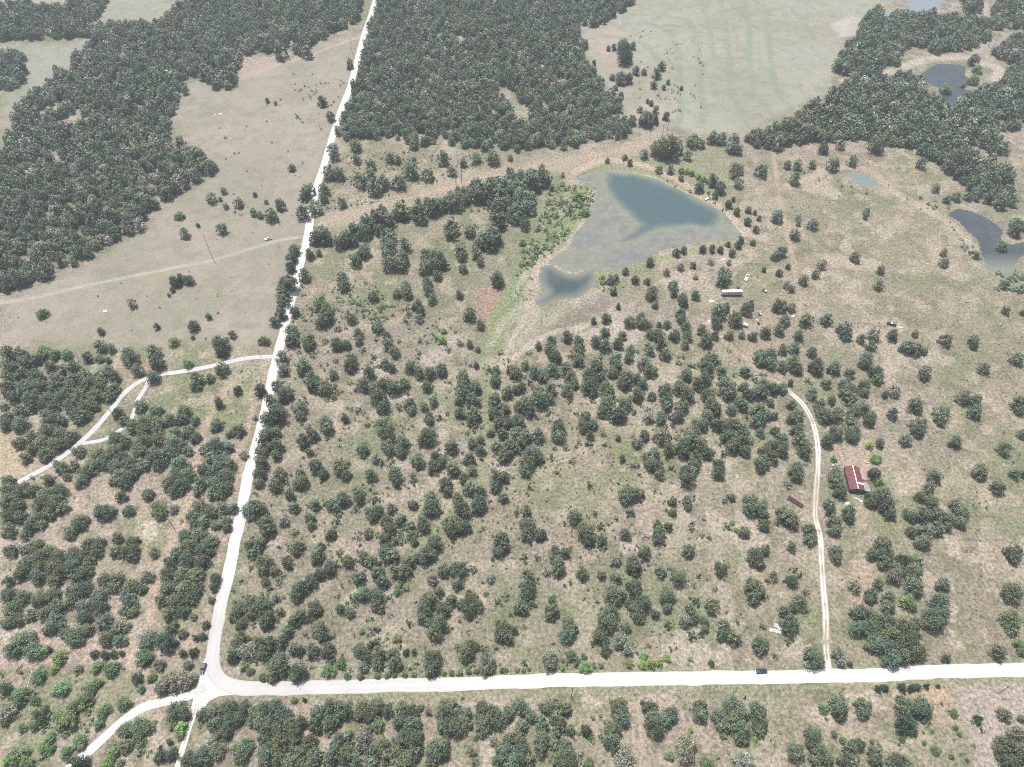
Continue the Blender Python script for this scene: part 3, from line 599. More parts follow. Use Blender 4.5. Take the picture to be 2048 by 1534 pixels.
T[1, 2] = '''30,70,110d 160,40,90 220,100,130 110,150,100 200,140,90 160,250,170 90,290,130 440,30,130 530,60,130 340,210,120 340,270,90 90,420,140 140,400,100 60,470,130 150,500,130 150,570,100 30,560,120 40,640,130 30,720,110 20,790,90 530,320,110 550,370,110 680,290,80d 360,460,120 440,420,100 410,550,70 820,520,110 820,570,70g 830,30,120 920,60,120 980,30,120 1060,50,130 1130,30,100 940,130,150 980,200,120 1310,50,90
1180,180,100 1190,230,80 1290,200,80 1360,160,90 1330,280,90 1330,310,80 980,350,150 1000,420,140 1000,500,110 1030,540,90 1120,480,130 1110,560,90 1320,430,150 1280,460,100 1560,250,90d 1580,60,130 1680,50,120 1590,100,110 1660,150,130 1560,150,90 1670,250,130 1660,310,100 1840,20,80 1830,150,130 1930,90,110 1900,220,120 1820,250,100 1880,330,140 1950,330,90 1800,400,70 1890,410,100 1850,510,110 1940,500,110 1900,580,120 1950,560,70
1660,480,90 1720,460,80 1720,530,90 1640,600,110 1500,510,120 1430,620,90 1240,610,120 1250,650,80 1370,580,90 1360,660,120 1510,680,130 1660,690,90 1600,750,90 920,600,90s 640,660,130 690,730,90 460,660,120 510,720,90 340,720,100 345,780,130 180,720,120 140,800,120 260,870,100 290,970,100 450,950,100 660,910,130 590,950,110 610,980,90 780,860,110 790,910,100 880,725,110 1060,710,110 1080,760,110
1340,900,120 1350,970,150 1200,950,90 1450,800,120 1470,850,90 1640,820,130 1720,850,100 1710,940,140 1700,990,100 1850,740,130 1910,740,90 1830,820,100 1900,900,90 1540,900,90 1570,980,140 1610,1010,110 1500,1090,150 1560,1130,130 1610,1120,110 1500,1160,100 880,1020,110 940,1000,100 900,1060,80 1040,980,90 1110,1070,110 1000,1080,110 1020,1140,120 980,1210,110 1060,1230,70 1180,1120,100 1190,1190,90 1210,1240,70 1280,1090,110 1290,1130,100
210,1070,100s 410,1060,90 420,1110,80 570,1180,100 860,1170,90 310,1270,120 300,1310,90 490,1270,80 470,1330,120 460,1370,100 240,1390,110 700,1390,110 820,1350,110 880,1390,110 1000,1310,140 1040,1350,130 1170,1400,120 1370,1250,140 1300,1340,140 1240,1360,90 1350,1340,100 30,990,120 80,1080,120 90,1150,130 50,1110,100 20,1240,110 10,1300,90 60,1400,150 570,1420,110 1880,1220,130 1900,1280,110 1860,1320,100'''
T[2, 2] = '''70,50,90 30,70,80 210,100,130 220,150,140 300,60,110 290,140,90 420,60,110 440,120,70 110,170,140 130,230,110 60,210,110 50,310,120 30,400,110 100,430,130 200,420,120 60,480,120 30,520,100 590,30,150 620,80,100 720,70,150 740,110,120 480,20,90 870,20,120 1000,20,100 960,110,120 870,180,120 720,190,150 700,240,110 800,270,130 830,260,130 1070,120,80s
1180,70,110 1190,150,110 1290,50,130 1350,110,130 1430,30,110 1300,200,120 1280,270,110 1190,200,90 1050,280,100s 1145,270,90 1140,310,90 560,290,120 550,350,110 620,340,90 600,420,80 350,360,130 360,430,120 150,560,150 200,590,110 110,630,140 110,690,110 815,445,50 845,600,65d 1020,420,90 960,470,100s 1150,420,150s 1090,570,130 1060,640,120 1120,660,110 1130,720,90s 1210,530,110
1500,110,110 1530,180,120 1560,220,110 1500,270,110 1650,40,150 1660,90,130 1780,50,80 1820,110,100 1770,190,110 1740,160,80 1680,220,90 1910,90,130 1930,40,110 1900,230,130 1890,310,130 1950,260,100 1910,400,80 1450,330,130 1400,400,120 1380,460,140 1310,500,130 1450,490,130 1500,560,110 1320,550,110 1410,590,110 1400,650,110 1580,340,120 1660,360,150 1740,360,150 1680,440,150 1780,440,150 1700,500,140 1790,540,100 1640,420,90
1590,640,110 1580,710,110 1330,700,110 1350,760,140 1380,700,100 1940,540,110 1920,630,130 1910,680,80 880,860,150 960,870,120 870,900,120 1235,930,80 1235,1010,75 1345,925,90 1350,970,70 1690,900,55 110,1000,90 120,1110,130 120,1180,120 210,1180,110 480,1040,130 560,1160,160 590,1210,130 690,1230,90 870,1180,100 1120,1110,90 1200,1120,80 1130,1170,120 1120,1220,90 1780,1160,100 1690,1090,50b 1720,1150,45b
1830,920,130 1830,980,130 1910,970,130 1930,1040,110 1930,1110,100 1350,1310,110 330,1330,130 350,1390,120 410,1320,90 1020,1320,110 930,1400,140s 800,1380,90s 1870,1350,150 1940,1300,90 1900,1400,100'''
T[3, 2] = '''40,60,110 110,60,100 175,20,60d 340,100,100 185,185,85 20,170,70 50,270,70 450,20,90 590,30,110 600,90,110 650,80,110 630,140,120 740,40,100 740,90,80 490,150,80 840,-10,90 215,280,140 230,380,120 240,440,110 280,500,120 280,550,100 60,390,90 110,460,120 110,540,110 30,500,110 40,590,110 400,190,110 440,270,130 530,260,130 460,470,110 520,400,130 660,230,110 650,340,120 655,400,120 650,440,100 740,210,110 790,280,100 780,320,90 630,290,90
220,680,130 220,730,110 525,700,110s 530,770,130 560,850,120 500,740,90 780,500,75b 830,600,95b 505,605,60b 820,715,110d 860,480,85 850,770,90b 970,80,100s 900,110,60 1135,190,130 960,255,95 1155,340,130 1155,390,110 1060,460,100 1330,250,130 1330,290,110 1500,130,120 1590,150,110 1590,240,120 1920,180,120 1935,230,90 1440,470,110 1820,520,120 1630,690,130 1640,730,90 1770,820,120 1900,720,90 1960,720,60 1950,410,80
1285,730,120 1245,820,100 1170,890,90 1260,930,120 1100,1030,120 1190,1030,130 1300,1030,130 1380,1070,120 1440,950,100 1490,1020,120 1480,1090,110 1100,1160,90 1210,1170,130 1300,1140,120 1200,1240,130 1370,1120,90 880,870,130 820,900,130 800,940,100 920,960,140 940,1020,110 470,950,100 480,1000,90 510,1080,120 520,1150,110 625,1010,120 630,1060,90
150,1050,140 190,1080,130 110,1010,100 320,1150,110 330,1220,110 185,1280,80 530,1310,110 530,1370,90 880,1250,130 800,1330,110 900,1340,140 890,1390,120 1030,1380,110d 1140,1400,140 1140,1370,110 1890,1320,140 1890,1360,110'''
T[0, 1] = '''1620,60,90 1690,70,35d 1730,120,55 1825,95,90 1375,195,85g 1415,330,90 1518,270,35d 1700,290,100 1715,5,60 1945,170,70 1955,35,40d 1010,870,80s 320,945,100g 770,1080,65d 1200,1045,55d 1485,1040,90d 1600,970,55d 1480,1130,35d 1330,1165,95g 1780,1105,70s 1340,700,100d 1390,680,90d 1450,690,80d 1320,765,45d 1295,805,30d
1695,1180,150 1700,1230,110d 765,1200,110 850,1210,80 990,1270,150 1170,1240,120 1200,1320,140 670,1280,90d 830,1305,50d 1050,1375,110s 1175,1430,110 1700,1370,120 1610,1440,80 1500,1450,120 1440,1330,90g 60,1250,130 160,1260,130 190,1320,120 60,1350,130 330,1240,120g 420,1260,110g 510,1260,100g 280,1300,90 380,1350,100 160,1420,140 60,1440,120 270,1420,120 480,1390,120 560,1350,100 760,1290,90g 830,1390,110 870,1430,110 760,1440,130 650,1420,120 560,1450,120 440,1450,130'''
T[1, 1] = '''380,30,90 520,60,70 450,130,100 360,170,100 655,95,75 185,110,95d 115,190,120 30,190,60 80,90,35d 500,340,130 530,360,100 450,370,90 290,460,100d 270,520,100d 265,590,90d 410,490,90 480,480,60 640,400,100 700,370,110 370,650,110 240,720,150 200,790,130 200,850,110 190,950,100d 140,1010,90d 290,930,90
850,250,120 830,320,110 960,210,130 1010,230,110 1110,150,130 1250,170,120 1270,210,90 1360,130,120 1440,110,100 1530,100,110 1600,60,70 1700,40,110 1780,30,120 1860,30,120 1950,20,100 1020,350,110 1000,400,90 1030,430,90 1140,420,90 1500,290,110 1500,330,90 1640,310,90 1850,150,120 1900,110,110 1850,230,130 1950,180,90 1810,350,130 1800,400,120 1740,370,110 1860,370,80 1700,420,90 1690,480,100 1720,550,75
830,460,100 760,540,110 790,500,80 1010,500,130 1020,560,130 1120,520,130 1110,570,120 1310,500,110 1390,520,150 1430,560,110 1290,590,120 1370,580,130 1390,650,90 1570,460,100 1580,510,90 1590,600,80 660,680,120 670,730,100 900,810,95 1080,790,80 1150,740,100 1160,790,100 1310,710,100 1330,770,100 1350,830,90 1240,880,100 1260,930,80 1250,980,80s 1560,800,75 1850,680,130d
490,860,130 540,910,110 530,970,140 500,1010,110 730,980,100 935,1045,110 780,1100,90 790,1150,80 610,1180,110 690,1180,90 1000,1120,90 1010,1180,110 1060,1240,100 270,1090,120 280,1150,120 400,1150,120 400,1200,90 200,1280,120 210,1370,110 360,1340,120 340,1390,80 730,1310,130 720,1350,110 870,1400,110 590,1410,90 990,1330,90 1040,1360,80 1190,1350,110 1250,1400,100 1330,1400,110 1420,1380,110 1690,1340,60 1840,1380,80 1840,1440,90 1950,1370,80 1640,950,120 1720,1030,90 1425,1150,75b 1440,1080,55b 1640,1180,65 1700,1220,50 70,1150,80 40,1160,60 420,1440,130 1590,1440,120'''
T[2, 1] = '''60,50,120 130,60,100 40,150,110 120,130,110 30,220,80 100,240,80 100,280,60 80,400,55g 510,40,100b 560,170,80b 1560,40,60d 1660,105,65d 1700,70,40d 1730,165,65d 1815,150,55d 1865,170,40d 1895,215,40d 1810,240,65d 1870,300,60d 1850,400,50d 1755,380,60d 1740,420,65d 1690,480,65d 1660,415,45d 1600,455,60d 1535,450,65d 1465,450,65d 1320,460,60d 1265,480,70d 1525,545,55s 1665,550,50s 1060,550,75d 1390,575,55d 1295,585,65s 1185,625,65s 1410,660,50s 870,620,60d 945,690,70d 1040,700,55d 1080,780,110 1060,810,80 1240,730,90 1240,780,80 1315,850,100 1310,820,80 1410,805,80 1630,650,130 1620,690,110 1735,745,40s 780,780,60d 815,890,50d 1100,880,60 1935,610,40d 760,690,70s 800,670,60s
625,1000,60d 720,980,90 900,1010,100 990,980,90 1000,1020,100 1050,1030,60 1130,1030,50 1190,1030,70 1300,950,90 1300,990,80 1340,1050,90 710,1090,90 850,1110,80 1350,1120,90 1250,1110,100 1120,1110,110 1060,1100,80 650,1160,100 720,1190,110 810,1170,100 205,1190,70 300,1150,80 300,1210,120 330,1270,120 420,1120,100 510,1170,110 500,1240,120 510,1300,110 910,1220,80 900,1280,90 790,1290,110 800,1340,100 1050,1220,110 1150,1180,110 1180,1250,110 1020,1320,120 1060,1380,120 1330,1180,80
1590,930,130 1570,1010,110 1640,900,80 1720,990,130 1800,910,110 1830,880,80 1460,1070,90 1490,1150,120 1560,1110,80 1670,1110,80 1760,1110,60 1850,1120,80 1950,1090,100 1490,1310,110 1500,1360,120 1550,1290,90 1610,1380,90 1790,1390,90 1480,1450,110 1340,1410,110 1910,1280,130 1950,1320,90 30,1400,110 100,1340,80 180,1390,120 240,1430,100 310,1370,110 420,1370,120 450,1430,110 640,1350,120 600,1420,120 690,1430,100 770,1400,90 880,1420,110 960,1440,90'''
T[3, 1] = '''75,200,110 235,205,60s 235,250,50s 345,255,95s 210,340,90 110,465,95 60,500,80 415,565,85s 370,640,75 85,635,60d 155,585,45d 280,690,85 145,720,70s 185,755,60s 675,505,95 760,165,65 750,200,50 865,610,75 850,730,80 1350,475,65 1350,550,85 1600,500,65 1820,720,80 1830,920,75 1960,940,50 85,880,120 180,900,80 300,990,120 450,990,100 590,1060,120 600,1110,100 815,1100,110s 720,1140,80 790,1190,90 960,1110,100 1130,1100,60 1060,1200,110 1130,1220,120 1200,1230,70 1370,1150,110 1580,1150,95 1580,1190,70 1920,1290,110 1660,1360,100s 1215,1390,110 1200,1420,90
130,1000,100 90,1070,100 240,1110,100 200,1210,100 110,1220,90 20,1250,110 30,1320,110 110,1350,100 200,1320,130 220,1370,100 340,1240,90 370,1340,130 380,1380,100 510,1360,120 630,1400,90 760,1280,100 750,1330,100 830,1390,120 850,1430,100 1380,70,70 1450,50,80 1540,50,70 1600,50,70 1690,60,90 1790,100,110 1810,40,90 1900,250,90 1910,310,110 1950,270,80 1800,430,100g'''
T[0, 0] = ''
T[1, 0] = '''505,775,85d 570,890,80d 85,770,40d 150,790,30d 275,1285,60d 710,520,30d 190,390,130 390,400,100 310,370,80 590,1140,100 600,1190,90 760,1110,110 770,1220,80 880,1260,90 870,1330,80 800,1390,100 910,1430,120 980,1390,100 1030,1210,80 1085,1220,80 1210,1230,60 1190,1300,120 1320,1340,90 1100,1400,100 1430,1210,120 1210,1110,80 1290,1080,80 1500,1080,70 1610,1070,80 1360,1080,50 1590,1250,70 1500,1310,70 1690,1210,90 1820,1210,120 1760,1120,80 1950,1210,50 560,1320,100 640,1330,90 395,1450,90 520,1450,80 1700,1450,140 1800,1430,130 1900,1415,120'''
T[2, 0] = '''740,370,40d 780,360,50d 870,400,140d 850,350,110d 930,350,60d 870,440,120d 630,480,40d 955,540,70d 1015,550,50d 1110,565,80d 1150,505,70d 840,600,100d 900,600,80d 770,590,50d 1200,630,40d 1090,650,60d 1165,670,40d 1300,675,35d 795,670,45d 835,730,60 760,720,100 805,815,60 1040,775,35d 1070,790,45d 1105,840,60d 985,840,50d 1030,910,130d 1090,910,90d 920,920,80d 1185,890,65d
1190,1130,200 1110,1130,120 1250,1120,130 1015,1180,80 1350,1190,80 1390,1080,110 1450,1100,80 1550,1050,110 1610,1060,100 1700,1080,120 1690,1130,100 1740,1150,80 1700,1280,80 1740,1290,90 1710,1330,90 1920,1310,110 735,1230,45 865,1205,60b 905,1245,55d 1125,1295,70 1215,1300,70 1300,1365,50 1440,1430,90d 1540,1380,100d 1600,1440,100d 1300,1305,60b 1340,1310,60b 1380,1325,60b 1430,1350,60b 1470,1370,60b 1740,1400,90s 390,1340,40 305,1440,40 150,1390,140 40,1440,120 240,1360,120'''
T[3, 0] = '''150,1265,70 230,1265,90 210,1370,100 340,1260,70 500,1260,110 650,1230,90 430,1130,100 560,1110,80 840,1100,150 1290,1440,75 1180,1250,90 1430,1220,160 1810,1130,110 1370,680,100g 1580,460,90d 1610,530,90g 1580,610,100g 1500,650,50g 1560,50,130 1740,95,50d'''
Y0 = (0, 380, 760, 1134); K = 3.836
trees = []
for (c, r), txt in T.items():
    for tok in txt.split():
        ty = 'o'
        if tok[-1].isalpha(): ty = tok[-1]; tok = tok[:-1]
        zx, zy, w = (float(v) for v in tok.split(','))
        px, py = 512 * c + zx / K, Y0[r] + zy / K
        d = w / K / ppm(py)
        d *= (1.10 if 600 < px < 1110 and 330 < py < 500 else .90) * (.95 if c == 0 and r >= 2 and ty in 'os' else 1)
        h = d * {'o': .92, 's': .92, 'd': .95, 'g': .62, 'b': .62}[ty] + .6
        if c == 0 and r >= 2 and ty in 'os': h *= .78
        g = G(px, py, h * .5)
        trees.append(dict(px=px, py=py, w=w / K, d=d, h=h, x=float(g[0]), y=float(g[1]), t=ty))

# ------------------------------------------------------------------ crowns: leaf clumps on many small boughs
def crown_arrays(seed, lobes, leaves, size, squash=.86, low=.12, spread=1.0):
    """Unit crown: about 1 m radius, standing on z = 0, top near 2*squash. Returns v, f, tint."""
    r = np.random.default_rng(seed)
    cs = []; rs = []
    ph = r.uniform(0, 6.28, 3); am = r.uniform(.04, .13, 3)
    gold = 2.399963
    for i in range(lobes):
        z = 1 - 1.45 * (i + .5) / lobes; k = math.sqrt(max(0, 1 - z * z)); a = i * gold + r.uniform(-.5, .5)
        if r.uniform() < .10 and i > 2: continue
        irr = 1 + sum(am[j] * math.sin((j + 2) * a + ph[j]) for j in range(3)) + r.uniform(-.10, .08)
        q = .70 * irr * spread
        cs.append((q * k * math.cos(a), q * k * math.sin(a), 1 + .70 * z * (1 + r.uniform(-.12, .12)))); rs.append(r.uniform(.24, .36))
    for i in range(lobes // 4):
        a = r.uniform(0, 6.28); k = r.uniform(0, .4); cs.append((k * math.cos(a), k * math.sin(a), r.uniform(.7, 1.3))); rs.append(.4)
    cs = np.array(cs); rs = np.array(rs); lobes = len(cs)
    li = r.choice(lobes, leaves, p=rs ** 2 / (rs ** 2).sum())
    u = r.normal(size=(leaves, 3)); u /= np.linalg.norm(u, axis=1)[:, None]
    u[:, 2] = np.where(u[:, 2] < -.35, -u[:, 2], u[:, 2])
    rad = rs[li] * (r.uniform(.35, 1.0, leaves) ** .45) * (1 + .34 * r.normal(size=leaves) * (r.uniform(size=leaves) > .5))
    c = cs[li] + u * rad[:, None]
    rr = np.quantile(np.hypot(c[:, 0], c[:, 1]), .95); c[:, :2] *= .97 / rr
    z0, z1 = np.quantile(c[:, 2], .01), np.quantile(c[:, 2], .99)
    c[:, 2] = np.clip(low + (c[:, 2] - z0) / (z1 - z0) * (2 - low), low * .6 + .02, 2.1)
    nrm = u + r.normal(size=(leaves, 3)) * .6 + np.array([0, 0, .45]); nrm /= np.linalg.norm(nrm, axis=1)[:, None]
    a = np.cross(nrm, r.normal(size=(leaves, 3))); a /= np.linalg.norm(a, axis=1)[:, None] + 1e-9
    b = np.cross(nrm, a)
    s = size * r.uniform(.6, 1.4, leaves)[:, None]
    e = r.uniform(.55, 1.0, leaves)[:, None]
    bend = nrm * s * r.uniform(-.3, .3, leaves)[:, None]
    V = np.stack([c - a * s, c - b * s * e + bend, c + a * s, c + b * s * e + bend], 1).reshape(-1, 3)
    f = np.arange(leaves * 4).reshape(-1, 4)
    lt = r.uniform(.72, 1.22, lobes)[li] * r.uniform(.78, 1.25, leaves)
    light = np.where(r.uniform(size=leaves) > .86, 1.6, 1.0)
    return V, f, (lt * light)
BASE = {'o': (.110, .142, .083), 's': (.185, .196, .142), 'd': (.062, .098, .055), 'g': (.125, .195, .080), 'b': (.165, .27, .070)}
def tinted(t, r, base):
    """Per-leaf colour: BASE scaled by the tint; the pale leaves lean to grey."""
    c = np.array(base)[None] * t[:, None]
    g = np.clip((t - 1.15) * 1.1, 0, .5)[:, None]
    return c * (1 - g) + c.mean(1, keepdims=True) * np.array([1.02, 1.04, .98]) * g
def trunk_mesh(seed, h, name='trunk'):
    r = random.Random(seed); m = MB()
    m.tube([(0, 0, -.15), (r.uniform(-.04, .04), r.uniform(-.04, .04), .25 * h), (r.uniform(-.1, .1), r.uniform(-.1, .1), .55 * h), (r.uniform(-.12, .12), r.uniform(-.12, .12), .85 * h)], [.085, .06, .045, .015], 7)
    for i in range(6):
        a = i * 1.05 + r.uniform(-.3, .3); z = r.uniform(.2, .5) * h; k = r.uniform(.45, .75)
        m.tube([(0, 0, z), (k * .5 * math.cos(a), k * .5 * math.sin(a), z + .22 * h), (k * math.cos(a), k * math.sin(a), z + .40 * h)], [.042, .028, .010], 5)
    me = bpy.data.meshes.new(name); me.from_pydata(m.v, [], m.f); me.update(); me.materials.append(M_BARK)
    return me
def protos(kind, n, lobes, leaves, size, squash, low, spread=1.0, seed=0, base='o'):
    out = []
    for i in range(n):
        v, f, t = crown_arrays(seed + i * 13 + 1, lobes + (i * 5) % 7, leaves, size, squash, low, spread)
        me = np_mesh('crown', v, f, M_LEAF, tinted(t, None, BASE[base]))
        out.append((me, trunk_mesh(seed + i, 1.5)))
    return out
PRO = {'o': protos('oak', 12, 24, 1650, .072, .90, .16, 1.0, 100, 'o'), 's': protos('grey oak', 5, 24, 1250, .075, .90, .10, 1.0, 300, 's'),
       'd': protos('cedar', 5, 14, 1500, .075, .92, .04, 1.0, 500, 'd'), 'g': protos('shrub', 6, 20, 1500, .080, .62, .03, 1.0, 700, 'g'), 'b': protos('bright shrub', 4, 20, 1500, .080, .62, .03, 1.0, 900, 'b')}
NAME = {'o': ('oak_tree', 'tree', 'oaks scattered over the grazed land'), 's': ('oak_tree', 'tree', 'oaks scattered over the grazed land'), 'd': ('cedar_tree', 'tree', 'dark cedars dotted over the pastures'),
        'g': ('green_shrub', 'shrub', 'green shrubs on the land'), 'b': ('green_shrub', 'shrub', 'green shrubs on the land')}
NOUN = {'o': 'oak', 's': 'oak', 'd': 'cedar', 'g': 'shrub', 'b': 'shrub'}
TONE = {'o': 'grey-green', 's': 'pale grey', 'd': 'dark green', 'g': 'mid-green', 'b': 'bright green'}
LANDMARKS = [(407, 1336, 'the parked black car'), (1522, 1342, 'the blue pickup'), (1714, 966, 'the red-roofed barn'), (1650, 1282, 'the cattle guard'), (1590, 1003, 'the long rusty feeder'), (1550, 1255, 'the weathered sheet pile'),
 (298, 1067, 'the white rubble patch'), (545, 713, "the paved drive's road junction"), (295, 760, "the paved loop's top fork"), (165, 886, "the paved loop's lower fork"), (1996, 1387, 'the pole in bare field'),
 (1678, 1388, 'the pole below drive mouth'), (763, 1402, 'the pole below the road'), (349, 1057, 'the pole beside rubble patch'), (74, 968, 'the pole at paved drive'), (1454, 703, "the pole at drive's top"), (1462, 588, 'the white semi-trailer'),
 (1494, 553, 'the stripped trailer'), (1782, 648, 'the dark pickup'), (537, 477, 'the white pickup'), (1414, 397, 'the white pond dock'), (52, 1362, 'the fallen white tree'), (1130, 575, 'the small lower pond'), (1320, 430, 'the large pond'),
 (1725, 360, 'the tiny oval pond'), (1960, 470, 'the dark edge pond'), (890, 700, 'the pale earth patch'), (985, 625, 'the red earth patch'), (1230, 672, 'the white earth mound'), (1160, 960, 'the central green clearing'),
 (1470, 930, 'the bare pink clearing'), (1310, 1328, 'the bright roadside hedge'), (440, 1360, "the white road's bend"), (1575, 781, "the farm drive's upper bend"), (1637, 1140, "the farm drive's lower stretch"), (247, 1441, 'the curved white side drive'),
 (366, 1495, 'the narrow pale track'), (715, 1177, 'the short pale trail'), (868, 1055, 'the green swale'), (1888, 1378, 'the fence corner'), (1027, 1000, 'the tall bleached snag'), (1808, 965, 'the bare patch by barn'),
 (2, 1532, 'the bottom left corner'), (2046, 1532, 'the bottom right corner'), (1024, 1532, "the bottom edge's middle"), (2, 1150, "the left edge's middle"), (2046, 900, "the right edge's middle"), (917, 378, 'the double pylon by treeline'), (1329, 268, 'the double pylon by field'),
 (424, 518, 'the tall lone pole'), (660, 1225, 'the bleached leafless tree'), (1200, 1362, 'the straight white road'), (700, 720, 'the scrub right of junction'), (475, 1060, "the white road's middle stretch")]
LANDMARKS = LANDMARKS[:-3]
ORD = ['', 'closest', 'second closest', 'third closest', 'fourth closest', 'fifth closest', 'sixth closest', 'seventh closest', 'eighth closest', 'ninth closest', 'tenth closest', 'eleventh closest', 'twelfth closest', 'thirteenth closest', 'fourteenth closest']
SECT = ['right of', 'below and right of', 'directly below', 'below and left of', 'left of', 'above and left of', 'directly above', 'above and right of']
def sector(dx, dy): return int(((math.degrees(math.atan2(dy, dx)) + 22.5) % 360) // 45)
for nn in ('oak', 'cedar', 'shrub'):
    grp = [t for t in trees if NOUN[t['t']] == nn]
    best = {}
    for li, (lx, ly, ph) in enumerate(LANDMARKS):
        sec = {}
        for t in grp: sec.setdefault(sector(t['px'] - lx, t['py'] - ly), []).append((math.hypot(t['px'] - lx, t['py'] - ly), id(t), t))
        for s, lst in sec.items():
            lst.sort(key=lambda q: q[:2])
            for k, (dd, i, t) in enumerate(lst):
                cost = dd + 45 * k
                if k + 1 < len(ORD) and (i not in best or cost < best[i][0]): best[i] = (cost, k + 1, s, ph)
    for t in grp:
        b = best.get(id(t))
        sz = 'tiny' if t['d'] < 3 else 'small' if t['d'] < 5.2 else 'medium' if t['d'] < 7.6 else 'broad' if t['d'] < 9.6 else 'huge'
        t['label'] = f"{sz} {TONE[t['t']]} {nn}, {ORD[b[1]]} {SECT[b[2]]} {b[3]}" if b else None
inframe = lambda t: -6 < t['px'] < 2054 and -4 < t['py'] < 1542
oaks = sorted((t for t in trees if t['t'] in 'os' and inframe(t) and t['label']), key=lambda t: -t['w'])
single = {id(t) for t in oaks[:300]}
single |= {id(t) for t in trees if t['t'] in 'dgb' and inframe(t) and t['label']}
cnt = {}
for t in trees:
    if id(t) not in single: continue
    k = cnt[t['t']] = cnt.get(t['t'], -1) + 1
    me_c, me_t = PRO[t['t']][k % len(PRO[t['t']])]
    nm, cat, grp = NAME[t['t']]
    root = empty(nm, (t['x'], t['y'], 0), random.uniform(0, 6.28))
    root.scale = (t['d'] / 2 * random.uniform(.95, 1.08), t['d'] / 2 * random.uniform(.95, 1.08), t['h'] / 2)
    tag(root, t['label'], cat, grp)
    c = link('crown', me_c, None, root); v = random.uniform(.72, 1.36); q = random.uniform(-.11, .17)
    c.color = (v * (1 + q), v * (1 + random.uniform(-.03, .05)), v * (1 - q), 1)
    link('trunk', me_t, None, root)

# all further trees: the closed woods and the small far ones, one mass
allrec = [(t['x'], t['y'], t['d'] / 2, t['h'], t['t']) for t in trees if id(t) not in single]
clear = [gp(c) for c in CLEAR]
roadc = curve(gp(ROAD_A), 6)
for reg, step, rad, skip in WOODS:
    pg = gp(reg); lo = pg.min(0); hi = pg.max(0)
    n = 0
    xs, ys = np.meshgrid(np.arange(lo[0], hi[0], step), np.arange(lo[1], hi[1], step * .87))
    xs[1::2] += step / 2
    xs = xs.ravel() + rng.uniform(-.46, .46, xs.size) * step; ys = ys.ravel() + rng.uniform(-.46, .46, ys.size) * step
    ok = inpoly(xs + (fbm(xs, ys, 22, 7, 3) - .5) * 22, ys + (fbm(xs, ys, 22, 9, 3) - .5) * 22, pg) & (rng.uniform(size=xs.size) > skip + .26 * (fbm(xs, ys, 30, 5, 2) > .60)) & (segdist(xs, ys, roadc) > 4.2)
    for cpg in clear: ok &= ~inpoly(xs, ys, cpg)
    for x, y in zip(xs[ok], ys[ok]):
        rr = rad * rng.uniform(.68, 1.22)
        u = rng.uniform(); qx, qy = P(x, y)
        if 120 < qx < 400 and 290 < qy < 490: u *= .45
        ty = 's' if u < .10 else 'g' if u < .135 else 'd' if u < .20 else 'o'
        allrec.append((x, y, rr, rr * 2 * rng.uniform(.70, 1.25) + 1, ty))
LOD = {}
for ty, (lob, squash, low) in {'o': (18, .9, .08), 's': (18, .9, .08), 'd': (12, .95, .05), 'g': (16, .7, .03), 'b': (16, .62, .03)}.items():
    LOD[ty] = [[crown_arrays(2000 + i * 7 + ord(ty), lob + i % 3, nl, sz, squash, low) for i in range(6)] for nl, sz in ((260, .165), (480, .125), (900, .095))]
VV = []; FF = []; CC = []; off = 0
for x, y, r_, h_, ty in allrec:
    dist = math.sqrt(x * x + y * y + H * H)
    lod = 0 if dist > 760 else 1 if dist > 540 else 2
    v, f, t = LOD[ty][lod][rng.integers(6)]
    a = rng.uniform(0, 6.28); ca, sa = math.cos(a), math.sin(a)
    q = np.empty_like(v)
    q[:, 0] = (v[:, 0] * ca - v[:, 1] * sa) * r_ + x; q[:, 1] = (v[:, 0] * sa + v[:, 1] * ca) * r_ + y; q[:, 2] = v[:, 2] * h_ / 2
    val = rng.uniform(.70, 1.42) * (1.14 if dist > 600 else 1); hu = rng.uniform(-.10, .14)  # distant crowns paler: haze lightening put into the leaf colour
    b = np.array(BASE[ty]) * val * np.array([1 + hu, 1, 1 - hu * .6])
    if ty == 's' and rng.uniform() < .35: b = np.array([.24, .222, .19]) * val
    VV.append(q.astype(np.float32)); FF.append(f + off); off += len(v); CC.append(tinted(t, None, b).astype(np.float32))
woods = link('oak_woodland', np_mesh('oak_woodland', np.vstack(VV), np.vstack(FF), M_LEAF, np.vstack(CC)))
tag(woods, 'closed grey-green oak woods filling the far land and the gaps between nearer trees', 'woodland', kind='stuff')
print('woods trees', len(allrec), 'quads', len(woods.data.polygons), 'single', len(single), cnt)
del VV, FF, CC

